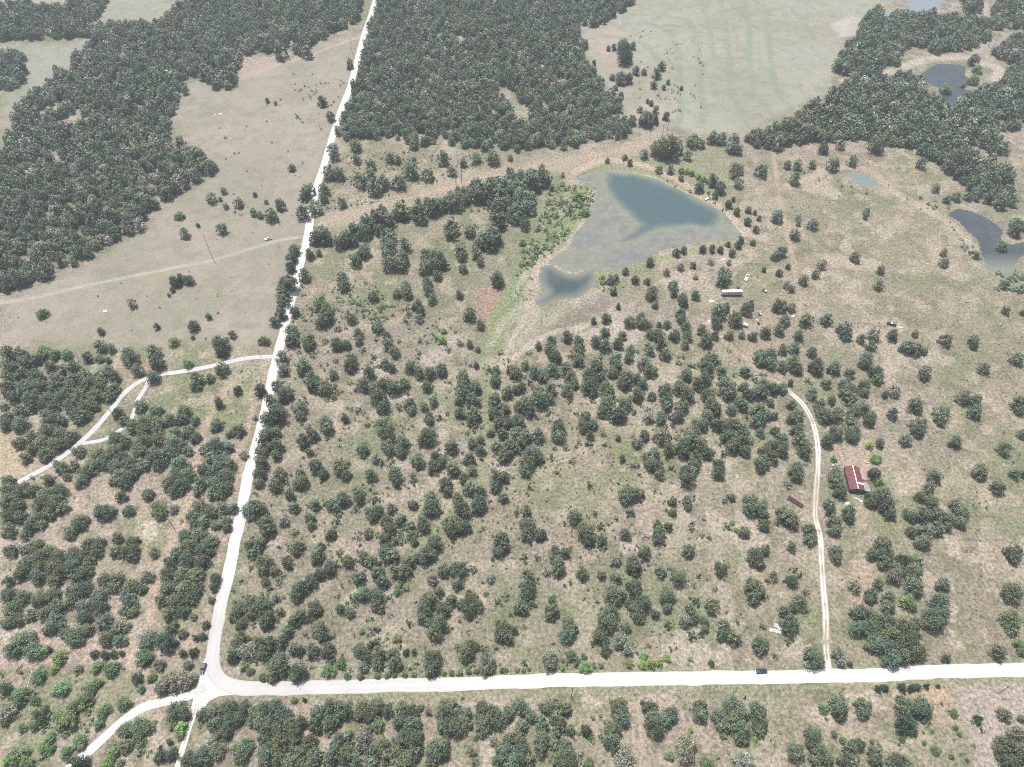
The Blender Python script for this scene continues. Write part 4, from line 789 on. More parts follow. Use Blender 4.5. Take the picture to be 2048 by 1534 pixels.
# ------------------------------------------------------------------ low brush dotted over the land (nobody could count it)
BRUSH = [
 ('480,900 620,600 960,700 1450,700 1640,760 1620,1320 460,1340', 2.2, .9, 1.5, 'oood'), ('1080,690 1450,700 1560,800 1450,900 1150,850', 3.0, .8, 1.5, 'oos'), ('470,1000 960,1000 960,1330 460,1340', 2.0, .8, 1.5, 'oog'), ('400,1405 1250,1400 1250,1534 380,1534', 4, .7, 1.5, 'oogs'),  # area, per 1000 m2, min and max radius, kinds
 ('590,620 700,600 900,640 960,700 960,1000 700,1060 480,1330 460,1200 540,800', 9, .3, .75, 'dddog'), ('960,700 1050,720 1450,700 1450,900 1100,880 960,1000', 9, .3, .65, 'ddoo'),
 ('700,1060 960,1000 1100,900 1350,1000 1350,1330 500,1345', 13, .28, .72, 'ddddg'), ('1000,940 1250,880 1400,1000 1300,1080 1000,1080', 10, .25, .5, 'ddd'), ('1350,1000 1620,1000 1620,1330 1350,1335', 4, .25, .6, 'ddog'),
 ('620,590 720,560 830,610 820,650 700,650', 40, .4, .9, 'ggdb'), ('700,600 790,590 830,630 760,650', 50, .4, .9, 'ggbd'), ('600,560 640,640 590,650', 25, .4, .9, 'gdd'), ('900,400 1010,400 1010,450 900,470', 22, .4, 1.0, 'ggd'),
 ('1100,370 1190,375 1190,400 1160,440 1110,500 1060,540 1030,530 1080,440', 34, .5, 1.5, 'ggsbd'), ('1030,540 1075,550 1060,610 1020,640', 26, .4, 1.1, 'ggs'), ('1195,555 1240,550 1230,580 1200,590', 60, .5, 1.3, 'gsb'),
 ('650,300 1000,310 900,360 700,420 640,420', 14, .35, .9, 'ddg'), ('380,1400 2050,1380 2050,1534 340,1534', 3.5, .3, .8, 'dggo'), ('1280,1400 1000,1400 1000,1534 1250,1534', 6, .3, .8, 'ddg'),
 ('0,1330 300,1340 380,1380 130,1534 0,1534', 14, .4, 1.1, 'gggs'), ('190,1500 330,1425 385,1420 350,1534 200,1534', 14, .4, 1.1, 'ggd'), ('0,960 440,880 410,1300 0,1320', 1.2, .3, .9, 'dgs'),
 ('430,260 640,110 650,400 600,470 420,520', 1.1, .35, .9, 'd'), ('0,610 420,530 600,500 560,680 0,690', .9, .35, .8, 'd'), ('1250,60 1420,70 1400,250 1290,260', 2.2, .4, 1.0, 'd'), ('1325,140 1360,150 1365,200 1330,215', 14, .4, .8, 'd'),
 ('1560,300 1800,310 1850,420 1700,480 1580,420', 1.6, .4, .9, 'dg'), ('1960,545 2048,550 2048,590 1990,580', 60, .6, 1.5, 'ggs'), ('1890,425 1960,500 1975,545 1950,540 1900,450', 24, .5, 1.3, 'ggs'), ('1845,385 1900,420 1880,435 1830,400', 30, .5, 1.3, 'gb'),
 ('1215,570 1560,480 1600,640 1400,700 1250,640', 2, .3, .6, 'dg'), ('1600,600 2048,640 2048,1330 1680,1330', 3.0, .25, .5, 'dg'), ('1455,640 1640,760 1600,1000 1450,880', 6, .3, .8, 'dog'), ('1270,360 1450,430 1490,440 1460,400 1330,345', 10, .5, 1.2, 'gbd'),
 ('560,1330 1300,1325 1300,1342 560,1352', 26, .4, .9, 'gd'), ('440,740 540,720 500,860 420,860', 4, .4, .9, 'dg'), ('560,640 600,640 520,1000 480,1000', 14, .4, .9, 'gd')]
SH = {k: [crown_arrays(4000 + i * 3 + ord(k), 5, 44, .26, .75, .02) for i in range(6)] for k in 'dogsb'}
VV = []; FF = []; CC = []; off = 0
dots = [(590, 169), (591, 181), (602, 181), (598, 184), (610, 173), (617, 175), (624, 183), (632, 180), (633, 185), (616, 189), (628, 189), (621, 194), (607, 200), (641, 168), (648, 168), (652, 167), (657, 167), (682, 162), (687, 167), (681, 172), (590, 229), (594, 233), (595, 237), (600, 239), (603, 244), (606, 246), (677, 195), (668, 205), (663, 211), (533, 200), (562, 200), (625, 150)]
spots = [(*G(a, b), random.uniform(.8, 1.5), 'd') for a, b in dots]
ponds_g = [gp(v) for v in PONDS.values()]
lanes = [curve(gp(q), 6) for q in (ROAD_A, DRIVE_C, DRIVE_D, LOOP_E, DRIVE_F, TRACK_S)]
for reg, dens, r0, r1, kinds in BRUSH:
    pg = gp(reg); lo = pg.min(0); hi = pg.max(0)
    n = int((hi[0] - lo[0]) * (hi[1] - lo[1]) * dens / 1000 * 3.6)
    xs = rng.uniform(lo[0], hi[0], n); ys = rng.uniform(lo[1], hi[1], n)
    ok = inpoly(xs, ys, pg) & (fbm(xs, ys, 12, 3, 3) > rng.uniform(.36, .60, n))
    for pp in ponds_g: ok &= ~inpoly(xs, ys, pp)
    xs, ys = xs[ok], ys[ok]
    ok = np.ones(len(xs), bool)
    for i, ln in enumerate(lanes):
        near = (xs > ln[:, 0].min() - 9) & (xs < ln[:, 0].max() + 9)
        if near.any(): ok[near] &= segdist(xs[near], ys[near], ln) > (4.3 if i == 0 else 2.6)
    for x, y in zip(xs[ok], ys[ok]): spots.append((x, y, r0 * 1.6 + (r1 * 1.35 - r0) * rng.uniform() ** 1.6, kinds[rng.integers(len(kinds))]))
for x, y, r_, ty in spots:
    v, f, t = SH[ty][rng.integers(6)]
    q = np.empty_like(v); a = rng.uniform(0, 6.28); ca, sa = math.cos(a), math.sin(a)
    q[:, 0] = (v[:, 0] * ca - v[:, 1] * sa) * r_ + x; q[:, 1] = (v[:, 0] * sa + v[:, 1] * ca) * r_ + y; q[:, 2] = v[:, 2] * r_ * .75
    VV.append(q.astype(np.float32)); FF.append(f + off); off += len(v); CC.append(tinted(t, None, np.array(BASE[ty]) * rng.uniform(.75, 1.2) * (.78 if ty == 'd' else 1.0)).astype(np.float32))
brush = link('low_brush', np_mesh('low_brush', np.vstack(VV), np.vstack(FF), M_LEAF, np.vstack(CC)))
tag(brush, 'low dark shrubs and weeds dotted over the grazed ground', 'brush', kind='stuff')
print('brush', len(spots), len(brush.data.polygons))
del VV, FF, CC

# ------------------------------------------------------------------ dead trees
def dead_tree(px, py, h, lean, az, label, name='dead_tree', seed=1, fallen=False, mat=M_DEAD, spread=1.0):
    r = random.Random(seed)
    g = G(px, py); root = empty(name, (g[0], g[1], 0)); tag(root, label, 'dead tree')
    dirn = Vector((math.cos(az) * math.sin(lean), math.sin(az) * math.sin(lean), math.cos(lean)))
    p = Vector((0, 0, .12 if fallen else -.1)); pts = [p.copy()]; rad = [.26]
    for i in range(5):
        dirn = (dirn + Vector((r.uniform(-.12, .12), r.uniform(-.12, .12), 0 if fallen else .05))).normalized()
        if fallen: dirn.z = .02; dirn.normalize()
        p = p + dirn * h / 5; pts.append(p.copy()); rad.append(.26 * (1 - (i + 1) / 5.6))
    MB().tube(pts, rad, 7).build('trunk', mat, root)
    for i in range(9):
        k = r.uniform(.25, .95) * 5; j = min(4, int(k)); base = pts[j].lerp(pts[j + 1], k - j)
        d = Vector((r.uniform(-1, 1), r.uniform(-1, 1), r.uniform(0, .25) if fallen else r.uniform(.1, .9))).normalized()
        m = MB(); L = h * r.uniform(.22, .45) * spread; q = [base]; s = rad[j] * .5
        for _ in range(3):
            d = (d + Vector((r.uniform(-.35, .35), r.uniform(-.35, .35), r.uniform(-.05, .2)))).normalized()
            nq = q[-1] + d * L / 3
            if nq.z < .08: nq.z = .08
            q.append(nq)
        m.tube(q, [s, s * .7, s * .45, s * .2], 5)
        for _ in range(3):
            b0 = q[1].lerp(q[3], r.random()); e = (d + Vector((r.uniform(-1, 1), r.uniform(-1, 1), r.uniform(-.1, .6)))).normalized()
            b1 = b0 + e * L * .45
            if b1.z < .05: b1.z = .05
            m.tube([b0, b1], [s * .35, s * .12], 4)
        m.build('branch', mat, root)
    return root
dead_tree(54, 1376, 9.5, R(88), R(92), 'fallen bleached white tree lying among green shrubs, left edge', seed=3, fallen=True, spread=1.1)
dead_tree(1027, 1010, 8, R(8), R(90), 'tall bleached snag among dark oaks near the centre', seed=5)
dead_tree(664, 1232, 7, R(10), R(30), 'bleached leafless tree beside a dark cedar, lower left of centre', seed=8, spread=1.2)
dead_tree(1431, 1276, 6, R(55), R(70), 'leaning bare white trunk against a dark oak, above the blue pickup', seed=12)
dead_tree(1663, 500, 6, R(6), R(0), 'grey leafless tree alone in the right pasture', seed=17, spread=1.3)
dead_tree(1846, 546, 7, R(86), R(200), 'grey fallen brush skeleton on the right pasture near the dark pond', seed=21, fallen=True, mat=M_POLEG, spread=1.3)
dead_tree(1708, 1172, 6, R(12), R(60), 'pale leafless limbs right of the lower farm drive', seed=25, spread=1.2)
dead_tree(1818, 1190, 5, R(40), R(150), 'white dead limbs lying across an oak crown, right side', seed=26, spread=1.3)
dead_tree(375, 1372, 7, R(20), R(60), 'bare pale branches rising from the grey oaks left of the bend', seed=31, spread=1.3)
dead_tree(1667, 1312, 4.5, R(80), R(120), 'white dead branches heaped beside the drive mouth', seed=33, fallen=True, spread=1.3)

# ------------------------------------------------------------------ poles and pylons
def ptop(base, top):
    """Height of an upright at BASE whose head shows at TOP."""
    g = G(*base); lo, hi = 1.0, 60.0
    for _ in range(40):
        z = (lo + hi) / 2
        if P(g[0], g[1], z)[1] > top[1]: lo = z
        else: hi = z
    return g, z
def pole(base, top, label, arms=1, mat=M_POLE, rad=.17, az=0.0, hmax=14):
    g, h = ptop(base, top); h = min(max(h, 6.0), hmax)
    root = empty('utility_pole', (g[0], g[1], 0), az); tag(root, label, 'utility pole', 'utility poles along the lanes')
    MB().tube([(0, 0, -.3), (0, 0, h)], [rad, rad * .62], 8).build('pole', mat, root)
    for k in range(arms):
        z = h - .45 - k * 1.3
        MB().box((0, .16, z), (2.3, .11, .14)).tube([(-.7, .16, z - .05), (0, .12, z - .8)], .03, 4).tube([(.7, .16, z - .05), (0, .12, z - .8)], .03, 4).build('crossarm', mat, root)
        for x in (-1.05, 0, 1.05): MB().tube([(x, .16, z + .05), (x, .16, z + .32)], [.06, .04], 6).build('insulator', M_GREY, root)
    if arms == 0: MB().tube([(.25, 0, h - 1.6), (.25, 0, h - .8)], .22, 8).build('transformer', M_GREY, root)
    return root
pole((1678, 1388), (1693.7, 1374), 'brown utility pole with transformer below the farm drive mouth', 0, az=R(20))
pole((1996, 1387), (2013, 1372.5), 'brown utility pole standing on the bare field corner, lower right', 1)
pole((1142.6, 1393), (1144.4, 1376), 'slim brown pole below the road, near the curved tyre marks', 1)
pole((763.6, 1402.5), (757, 1386), 'utility pole below the left half of the straight road', 1)
pole((349, 1057), (336, 1038), 'utility pole in the thickets right of the white rubble patch', 1)
pole((74, 968.5), (61, 952), "utility pole at the paved drive's lower end", 1)
pole((231, 838), (221.5, 817), 'utility pole inside the paved loop, beside a dark cedar', 2)
pole((426, 518), (408.7, 470), 'very tall grey steel pole alone in the left pasture', 1, M_POLEG, .28, hmax=26)
pole((559, 496), (556, 483), 'short grey pole with a bush at its foot, near the white pickup', 0, M_POLEG, .13)
pole((521, 712), (521, 703), "short pole at the paved drive's road junction", 0)
pole((1454, 703), (1457, 687.6), "brown utility pole at the farm drive's top end", 1)
pole((1641.6, 1045.5), (1650.7, 1030), 'leaning-looking brown pole beside the farm drive below the barn', 1)
pole((705, 108), (699, 78), 'tall utility pole beside the far road near the top', 1, M_POLE, .2, hmax=20)
pole((641, 260.7), (640, 244), 'slim utility pole in the left pasture below two round cedars', 1)
# snapped pole below the road
g = G(1269, 1391); root = empty('broken_pole', (g[0], g[1], 0)); tag(root, 'broken forked wooden pole below the straight road', 'pole')
MB().tube([(0, 0, -.2), (.15, .3, 2.2)], [.2, .16], 7).build('stump', M_POLE, root)
MB().tube([(.1, .3, 1.9), (.9, 2.2, 3.6)], [.14, .08], 6).build('splinter', M_DEAD, root)
def pylon(base, top, label, az):
    g, h = ptop(base, top); h = min(h, 26)
    root = empty('power_pylon', (g[0], g[1], 0), az); tag(root, label, 'pylon', 'double poled pylons of the power line')
    for s in (-1, 1): MB().tube([(s * 2.6, 0, -.3), (s * 2.6, 0, h)], [.32, .22], 8).build('pole', M_POLEG, root)
    MB().box((0, .3, h - 2.6), (12, .3, .36)).build('crossarm', M_POLEG, root)
    for s in (-1, 1): MB().tube([(s * 2.6, .25, h - 3.4), (-s * 2.6, .25, h * .45)], .11, 5).build('brace', M_POLEG, root)
    for x in (-5.6, 0, 5.6): MB().tube([(x, .3, h - 2.8), (x, .3, h - 4.6)], .12, 6).build('insulator', M_GREY, root)
pylon((918.7, 378), (915, 339), 'grey double pole pylon beside the long treeline', R(20))
pylon((1329, 268.5), (1331.6, 244), 'grey double pole pylon at the foot of the striped field', R(30))
pylon((1700, 173), (1708, 145), 'grey double pole pylon at the wood tip, upper right', R(-35))
pylon((1980.5, 95), (1993.5, 65), 'grey double pole pylon on the bare lane, top right', R(-35))

# ------------------------------------------------------------------ vehicles
def ring(x, w, z0, z1, inset=.0):
    b = .12
    return [(x, -w, z0), (x, w, z0), (x, w, z1 - b), (x, w - b, z1), (x, -w + b, z1), (x, -w, z1 - b)]
def wheels(root, xs, w, r=.36):
    for x in xs:
        for s in (-1, 1):
            ty = MB().tube([(x, s * (w - .16), r), (x, s * (w + .08), r)], r, 14).build('wheel', M_BLACK, root)
            MB().tube([(x, s * (w + .08), r), (x, s * (w + .10), r)], r * .58, 10).build('rim', M_CHROME, ty)
def car(name, px, py, az, paint, label, L=4.8, W=1.9, pickup=False, roof=None):
    """+x is the nose."""
    g = G(px, py); root = empty(name, (g[0], g[1], .05), az); tag(root, label, 'pickup truck' if pickup else 'car')
    h, w = L / 2, W / 2
    if pickup:
        MB().loft([ring(h, w * .86, .50, .92), ring(h - .25, w * .97, .42, 1.08), ring(.75, w, .40, 1.16), ring(-.62, w, .40, 1.18)]).build('body', paint, root)
        b = MB(); x0, x1 = -h, -.62
        b.box(((x0 + x1) / 2, 0, .62), (x1 - x0, W, .24))
        for s in (-1, 1): b.box(((x0 + x1) / 2, s * (w - .06), .96), (x1 - x0, .12, .44))
        b.box((x0 + .05, 0, .96), (.10, W - .24, .44))
        b.build('bed', paint, root)
        MB().box(((x0 + x1) / 2 + .03, 0, .75), (x1 - x0 - .16, W - .26, .02)).build('bed_liner', M_DARK, root)
        c0, c1 = -.62, 1.15
    else:
        MB().loft([ring(h, w * .80, .48, .82), ring(h - .3, w * .96, .36, .98), ring(.9, w, .34, 1.04), ring(-h + .3, w, .34, 1.08), ring(-h, w * .88, .46, 1.02)]).build('body', paint, root)
        c0, c1 = -h + .22, 1.0
    zt = 1.82 if pickup else 1.68; zb = 1.10 if pickup else 1.0
    MB().loft([[(c1, -w * .92, zb), (c1, w * .92, zb), (c1 - .75, w * .78, zt - .06), (c1 - .75, -w * .78, zt - .06)], [(c0, -w * .92, zb), (c0, w * .92, zb), (c0 + .25, w * .78, zt - .06), (c0 + .25, -w * .78, zt - .06)]]).build('cabin_glass', M_GLASS, root)
    xm = (c0 + c1) / 2 - .25
    MB().box((xm, 0, zt - .03), (c1 - c0 - .95, W * .80, .09)).build('roof', roof or paint, root, bevel=.03)
    p = MB()
    for s in (-1, 1):
        p.tube([(c1 + .02, s * w * .92, zb), (c1 - .73, s * w * .79, zt - .04)], .05, 4).tube([(c0 - .02, s * w * .92, zb), (c0 + .23, s * w * .79, zt - .04)], .06, 4).tube([(xm, s * w * .925, zb), (xm, s * w * .80, zt - .04)], .05, 4)
    p.build('pillar_frame', paint, root)
    wheels(root, (h * .62, -h * .60), w - .06)
    for s in (-1, 1):
        MB().box((h - .06, s * w * .66, .78), (.10, .34, .16)).build('headlight', M_CHROME, root)
        MB().box((-h + .01, s * w * .80, .86), (.08, .16, .28)).build('taillight', M_RED, root)
        MB().box((c1 - .15, s * (w + .08), zb + .08), (.16, .2, .14)).build('mirror', M_DARK, root)
    MB().box((h + .02, 0, .52), (.14, W * .82, .2)).build('front_bumper', M_CHROME if pickup else M_DARK, root)
    MB().box((-h - .02, 0, .52), (.14, W * .84, .2)).build('rear_bumper', M_CHROME if pickup else M_DARK, root)
    return root
car('parked_car', 407.5, 1338, R(-94), M_BLACKP, 'black car parked on the road edge at the bend', 4.9, 1.95)
car('blue_pickup', 1522, 1343, R(2), M_NAVY, 'dark blue pickup truck on the upper edge of the straight white road', 5.4, 1.95, True)
car('white_pickup', 537, 479, R(197), M_WHITE, 'white pickup truck parked in the left pasture beside a short pole', 5.6, 1.95, True)
car('dark_pickup', 1782, 650, R(154), M_BLACKP, 'black and white pickup truck parked in the right pasture', 5.9, 2.0, True, roof=M_WHITE)
g = G(1799, 655); o = MB().box((0, 0, .22), (3.9, .75, .32)).build('white_plank', M_WHITE, None, (g[0], g[1], 0), R(-14), bevel=.04)
tag(o, 'white board lying on the grass behind the black and white pickup', 'board')

# long box trailer
g = G(1462, 590); root = empty('semi_trailer', (g[0], g[1], 0), R(1.5)); tag(root, 'long white semi-trailer box parked in the scrap yard', 'trailer')
L, W, Z0, Z1 = 14.6, 2.6, 1.15, 4.0
b = MB().box((0, 0, (Z0 + Z1) / 2), (L, W, Z1 - Z0))
for i in range(24):
    for s in (-1, 1): b.box((-L / 2 + .3 + i * (L - .6) / 23, s * (W / 2 + .012), (Z0 + Z1) / 2), (.06, .03, Z1 - Z0 - .2))
b.build('box_body', M_DIRTY, root)
MB().box((0, 0, Z1 + .03), (L + .06, W + .06, .06)).build('roof', M_WHITE, root)
for s in (-1, 1): MB().box((0, s * (W / 2 - .25), Z0 - .12), (L - .4, .14, .22)).build('frame_rail', M_DARK, root)
for x in (-4.6, -5.9):
    for s in (-1, 1):
        wl = MB().tube([(x, s * .72, .5), (x, s * 1.25, .5)], .5, 14).build('wheel', M_BLACK, root)
        MB().tube([(x, s * 1.25, .5), (x, s * 1.27, .5)], .26, 10).build('rim', M_GREY, wl)
for s in (-1, 1): MB().tube([(4.4, s * .8, 0), (4.4, s * .8, Z0)], .08, 6).box((4.4, s * .8, .04), (.3, .3, .06)).build('landing_leg', M_DARK, root)
MB().box((-L / 2 - .03, 0, (Z0 + Z1) / 2), (.05, W * .96, Z1 - Z0 - .12)).build('rear_door', M_DIRTY, root)
# stripped trailer
g = G(1494, 555); root = empty('stripped_trailer', (g[0], g[1], 0), R(62)); tag(root, 'long white stripped trailer with open bays, right of the lone big oak', 'trailer')
for s in (-1, 1): MB().box((0, s * 1.1, .75), (9.6, .22, .42)).build('side_rail', M_DIRTY, root)
for i, x in enumerate((-4.7, -2.9, -2.3, -1.0, .9, 2.4, 2.9, 4.6)): MB().box((x, 0, .72), (.35, 2.0, .3)).build('crossmember', M_WHITE, root)
MB().box((-1.7, 0, .92), (2.2, 2.1, .10)).box((-3.9, 0, .9), (1.2, 2.0, .10)).build('deck_panel', M_WHITE, root)
MB().box((3.6, 0, .62), (1.3, 1.3, .5)).build('tool_bin', M_DARK, root)
wheels(root, (-.6, .6), 1.15, .42)
# small enclosed trailer
g = G(1490, 653); root = empty('box_trailer', (g[0], g[1], 0), R(-30)); tag(root, 'small white box trailer half under a dark oak, below the semi-trailer', 'trailer')
MB().box((0, 0, 1.35), (3.0, 2.0, 1.7)).build('box_body', M_DIRTY, root, bevel=.06)
MB().box((0, 0, 2.235), (3.04, 2.04, .05)).build('roof', M_WHITE, root)
wheels(root, (0,), 1.08, .36)
MB().tube([(1.5, .5, .5), (2.6, 0, .5)], .05, 5).tube([(1.5, -.5, .5), (2.6, 0, .5)], .05, 5).build('drawbar', M_DARK, root)
# little wrecked machines and scrap in the yard
def machine(px, py, az, label, body, s=1.0):
    g = G(px, py); root = empty('yard_machine', (g[0], g[1], 0), az); tag(root, label, 'machine')
    MB().box((.5 * s, 0, .75 * s), (1.1 * s, .9 * s, .5 * s)).build('hood', body, root, bevel=.08)
    MB().box((-.5 * s, 0, .5 * s), (1.3 * s, 1.0 * s, .2 * s)).build('deck', M_DARK, root)
    MB().box((-.55 * s, 0, .78 * s), (.5 * s, .5 * s, .3 * s)).box((-.78 * s, 0, 1.05 * s), (.12 * s, .5 * s, .45 * s)).build('seat', M_BLACK, root)
    wheels(root, (.75 * s, -.75 * s), .62 * s, .34 * s)
machine(1529, 583, R(-60), 'black and white wrecked machine on bare ground right of the semi-trailer', M_WHITE, 1.5)
machine(1520, 630, R(20), 'small white and black machine below the semi-trailer', M_WHITE, 1.0)
machine(1517, 648, R(100), 'small dark machine right of the small box trailer', M_DARK, 1.1)
def scrap(px, py, sheets, label, seed, mat=M_DIRTY, name='scrap_sheet'):
    """A heap of bent sheets and boards: one thing whose sheets are its parts."""
    r = random.Random(seed); g = G(px, py); root = empty(name, (g[0], g[1], 0)); tag(root, label, 'scrap')
    for i, (x, y, l, w, a) in enumerate(sheets):
        m = MB(); n = 6; V = []; Fq = []
        for k in range(n + 1):
            z = .10 + .05 * i + .10 * math.sin(k * 1.3 + i) ** 2
            for s in (-1, 1): V.append((-l / 2 + l * k / n, s * w / 2, z)); V.append((-l / 2 + l * k / n, s * w / 2, z + .07))
        for k in range(n):
            b = k * 4; Fq += [(b, b + 4, b + 6, b + 2), (b + 1, b + 3, b + 7, b + 5), (b, b + 1, b + 5, b + 4), (b + 2, b + 6, b + 7, b + 3)]
        Fq += [(0, 2, 3, 1), (n * 4, n * 4 + 1, n * 4 + 3, n * 4 + 2)]
        o = m.add(V, Fq).build('sheet', mat if i % 3 < 2 else M_GREY, root); o.location = (x, y, 0); o.rotation_euler = (0, 0, a)
scrap(1423, 602, [(0, 0, 3.8, 1.6, R(-5)), (1.2, -.3, 2.0, 1.2, R(40)), (3.0, -3.0, 4.4, .9, R(-38))], 'white sheet and board lying left of the semi-trailer', 1, M_WHITE)
scrap(1452, 522, [(-1.5, 2, 3.2, .8, R(10)), (1.5, -1.2, 5.5, .8, R(-58)), (.6, .4, 2.2, 1.0, R(-20))], 'white boards strewn above the lone big oak, below the pond', 2, M_WHITE)
scrap(1421, 648, [(0, 3, 2.5, 1.5, 0), (.8, .5, 3, 1.2, 1), (1.6, -2, 2.6, 1.6, 2.2), (2.5, -4.5, 2.2, 1.4, .6), (-1, 1, 1.8, 1.2, 1.7)], 'heap of pale scrap between two oak clumps, lower left of the semi-trailer', 3)
scrap(1514, 640, [(0, 0, 1.6, 1.0, R(-20))], 'single pale sheet on the grass right of the dark oak clump', 4, M_WHITE)
scrap(1586, 632, [(0, 0, 1.8, 1.5, R(30)), (.5, .8, 1.2, .8, 1.2)], 'white sheets lying between oaks, right of the scrap yard', 5, M_WHITE)
scrap(1550, 1257, [(-.2, -1.2, 5.8, 2.0, R(-12)), (1.2, 1.4, 3.0, 2.2, R(-20)), (2.6, -.2, 2.6, 1.6, R(25))], 'weathered whitish metal sheets piled beside an oak, above the blue pickup', 6, M_PALE, 'sheet_pile')
scrap(441, 228, [(0, 0, 3.0, 1.8, R(12)), (-5, -1, 1.2, 1.0, 0)], 'white sheets lying in the far left pasture', 7, M_WHITE)
scrap(210, 622, [(0, 0, 2.4, 1.6, R(12)), (1.2, -.6, 1.6, 1.0, 1)], 'pale debris lying in the left pasture, left of the grey bush', 8, M_WHITE)
scrap(1694, 1007, [(0, 0, 2.2, 1.2, R(30))], 'white sheet below the left corner of the red barn', 9, M_WHITE)
scrap(1715, 998, [(0, 0, 3.4, .6, R(-38)), (1.6, -1.6, 1.6, 1.0, R(-30))], 'white boards dropped below the red barn', 10, M_WHITE)

# ------------------------------------------------------------------ red-roofed barn
g = G(1711, 985); rz = R(-6)
root = empty('barn', (g[0], g[1], 0), rz); tag(root, 'old barn with rusty red roof, white ridge stripe and grey lean-to', 'barn')
LB, WB, EV, RI = 15.6, 4.1, 3.0, 4.4      # length (+y), half width, eaves, ridge
MB().box((0, LB - .12, EV / 2), (2 * WB - .1, .16, EV)).build('back_wall', M_BARN, root)
MB().box((-WB + .15, LB / 2, EV / 2), (.16, LB - .3, EV)).build('side_wall', M_BARN, root)
f = MB().box((-2.7, .25, EV / 2), (2.5, .16, EV)).box((.7, .25, EV / 2), (1.0, .16, EV)).box((0, .25, EV - .25), (7.6, .16, .5))
f.build('front_wall', M_BARN, root)
MB().box((2.2, .6, 1.0), (2.0, .1, 2.0)).box((-.6, .8, 1.1), (1.4, .1, 2.2)).build('stall_board', M_GREY, root)
for x in (-3.9, -1.3, 1.3, 3.9, 7.3): MB().tube([(x, .1, 0), (x, .1, EV - .1)], .11, 6).build('post', M_POLEG, root)
for y in (5, 10, 15.2): MB().tube([(7.3, y, 0), (7.3, y, 2.3)], .10, 6).build('post', M_POLEG, root)
def roofplane(name, x0, z0, x1, z1, y0, y1, mat, dz=0.0, wave=.035):
    n = max(2, int((y1 - y0) / .22)); V = []; Fq = []
    for k in range(n + 1):
        y = y0 + (y1 - y0) * k / n; w = wave * (k % 2)
        for th in (0, .05): V += [(x0, y, z0 + dz + w + th), (x1, y, z1 + dz + w + th)]
    for k in range(n):
        b = k * 4; Fq += [(b, b + 1, b + 5, b + 4), (b + 2, b + 6, b + 7, b + 3), (b, b + 4, b + 6, b + 2), (b + 1, b + 3, b + 7, b + 5)]
    Fq += [(0, 2, 3, 1), (n * 4, n * 4 + 1, n * 4 + 3, n * 4 + 2)]
    return MB().add(V, Fq).build(name, mat, root)
roofplane('left_roof', -WB - .3, EV, -.02, RI, -.3, LB + .2, M_ROOF)
roofplane('right_roof', .02, RI, WB, EV + .05, -.3, LB + .2, M_ROOF)
roofplane('lean_roof', WB + .02, EV - .1, 7.5, 2.35, -.3, 5.2, M_ROOFG)
roofplane('lean_roof', WB + .02, EV - .1, 7.5, 2.35, 5.25, 7.6, M_ROOF)
roofplane('lean_roof', WB + .02, EV - .1, 7.4, 2.35, 7.65, LB, M_ROOFP)
roofplane('roof_patch', .05, RI, WB + .3, EV + .02, 3.3, 4.6, M_WHITE, .10, 0)
roofplane('roof_patch', WB + .3, EV - .15, 7.0, 2.42, 4.4, 5.9, M_ROOFP, .10, 0)
roofplane('roof_patch', WB + .4, EV - .15, 7.6, 2.35, -.35, .1, M_ROOFP, .10, 0)
MB().box((0, LB / 2 - .05, RI + .10), (.55, LB + .5, .08)).build('ridge_cap', M_WHITE, root)
g = G(1734, 926); o = MB().box((0, 0, .35), (1.8, .9, .5)).tube([(-.9, 0, .6), (.9, 0, .6)], .16, 8).build('bath_trough', M_DIRTY, None, (g[0], g[1], 0), R(8), bevel=.05); tag(o, 'white trough in the bare yard above the red barn', 'trough')
g = G(1665, 932); o = MB().tube([(0, 0, 0), (0, 0, .5), (0, 0, 1.1)], [.42, .45, .40], 10).tube([(0, 0, 1.1), (0, 0, 1.2)], [.3, .1], 10).build('white_drum', M_WHITE, None, (g[0], g[1], 0)); tag(o, 'white drum between the barn tree and the farm drive', 'drum')

# ------------------------------------------------------------------ farm iron
g = G(1590.5, 1004.5); root = empty('cattle_feeder', (g[0], g[1], 0), R(-43)); tag(root, 'long dark red rusty steel feeder lying in the grass left of the farm drive', 'feeder')
for y in (-1.05, -.15, .85): MB().box((0, y, .55), (9.0, .16, .7)).box((0, y, .93), (9.0, .42, .06)).build('side_rail', M_RUST, root)
for y in (-.6, .35): MB().box((0, y, .25), (8.8, .70, .06)).build('trough_floor', M_RUST, root)
for s in (-1, 1): MB().box((s * 4.55, -.1, .55), (.08, 2.1, .75)).build('end_plate', M_RUST, root)
for x in (-3, 0, 3):
    MB().box((x, -.1, 1.0), (.12, 2.1, .06)).build('tie_bar', M_RUSTP, root)
g = G(1651, 1284); root = empty('cattle_guard', (g[0], g[1], 0), R(2)); tag(root, 'pale grey cattle guard across the farm drive mouth', 'cattle guard')
for i in range(9): MB().tube([(-2.4, -1.0 + i * .25, .22), (2.4, -1.0 + i * .25, .22)], .055, 6).build('rail', M_DIRTY, root)
for x in (-2.4, 0, 2.4): MB().box((x, 0, .12), (.16, 2.3, .10)).build('beam', M_GREY, root)
for s in (-1, 1):
    w = MB()
    for z in (.3, .6, .9, 1.2): w.tube([(s * 2.55, -1.0, z), (s * 2.55, 1.0, z)], .035, 5)
    for y in (-1.0, 1.0): w.tube([(s * 2.55, y, 0), (s * 2.55, y, 1.3)], .05, 6)
    w.build('wing', M_GREY, root)
g = G(1618, 1282); root = empty('pipe_gate', (g[0], g[1], 0), R(20)); tag(root, 'rusty pipe gate lying open beside the cattle guard', 'gate')
fr = MB()
for y in (-.7, .7): fr.tube([(-3, y, .25), (3, y, .25)], .07, 6)
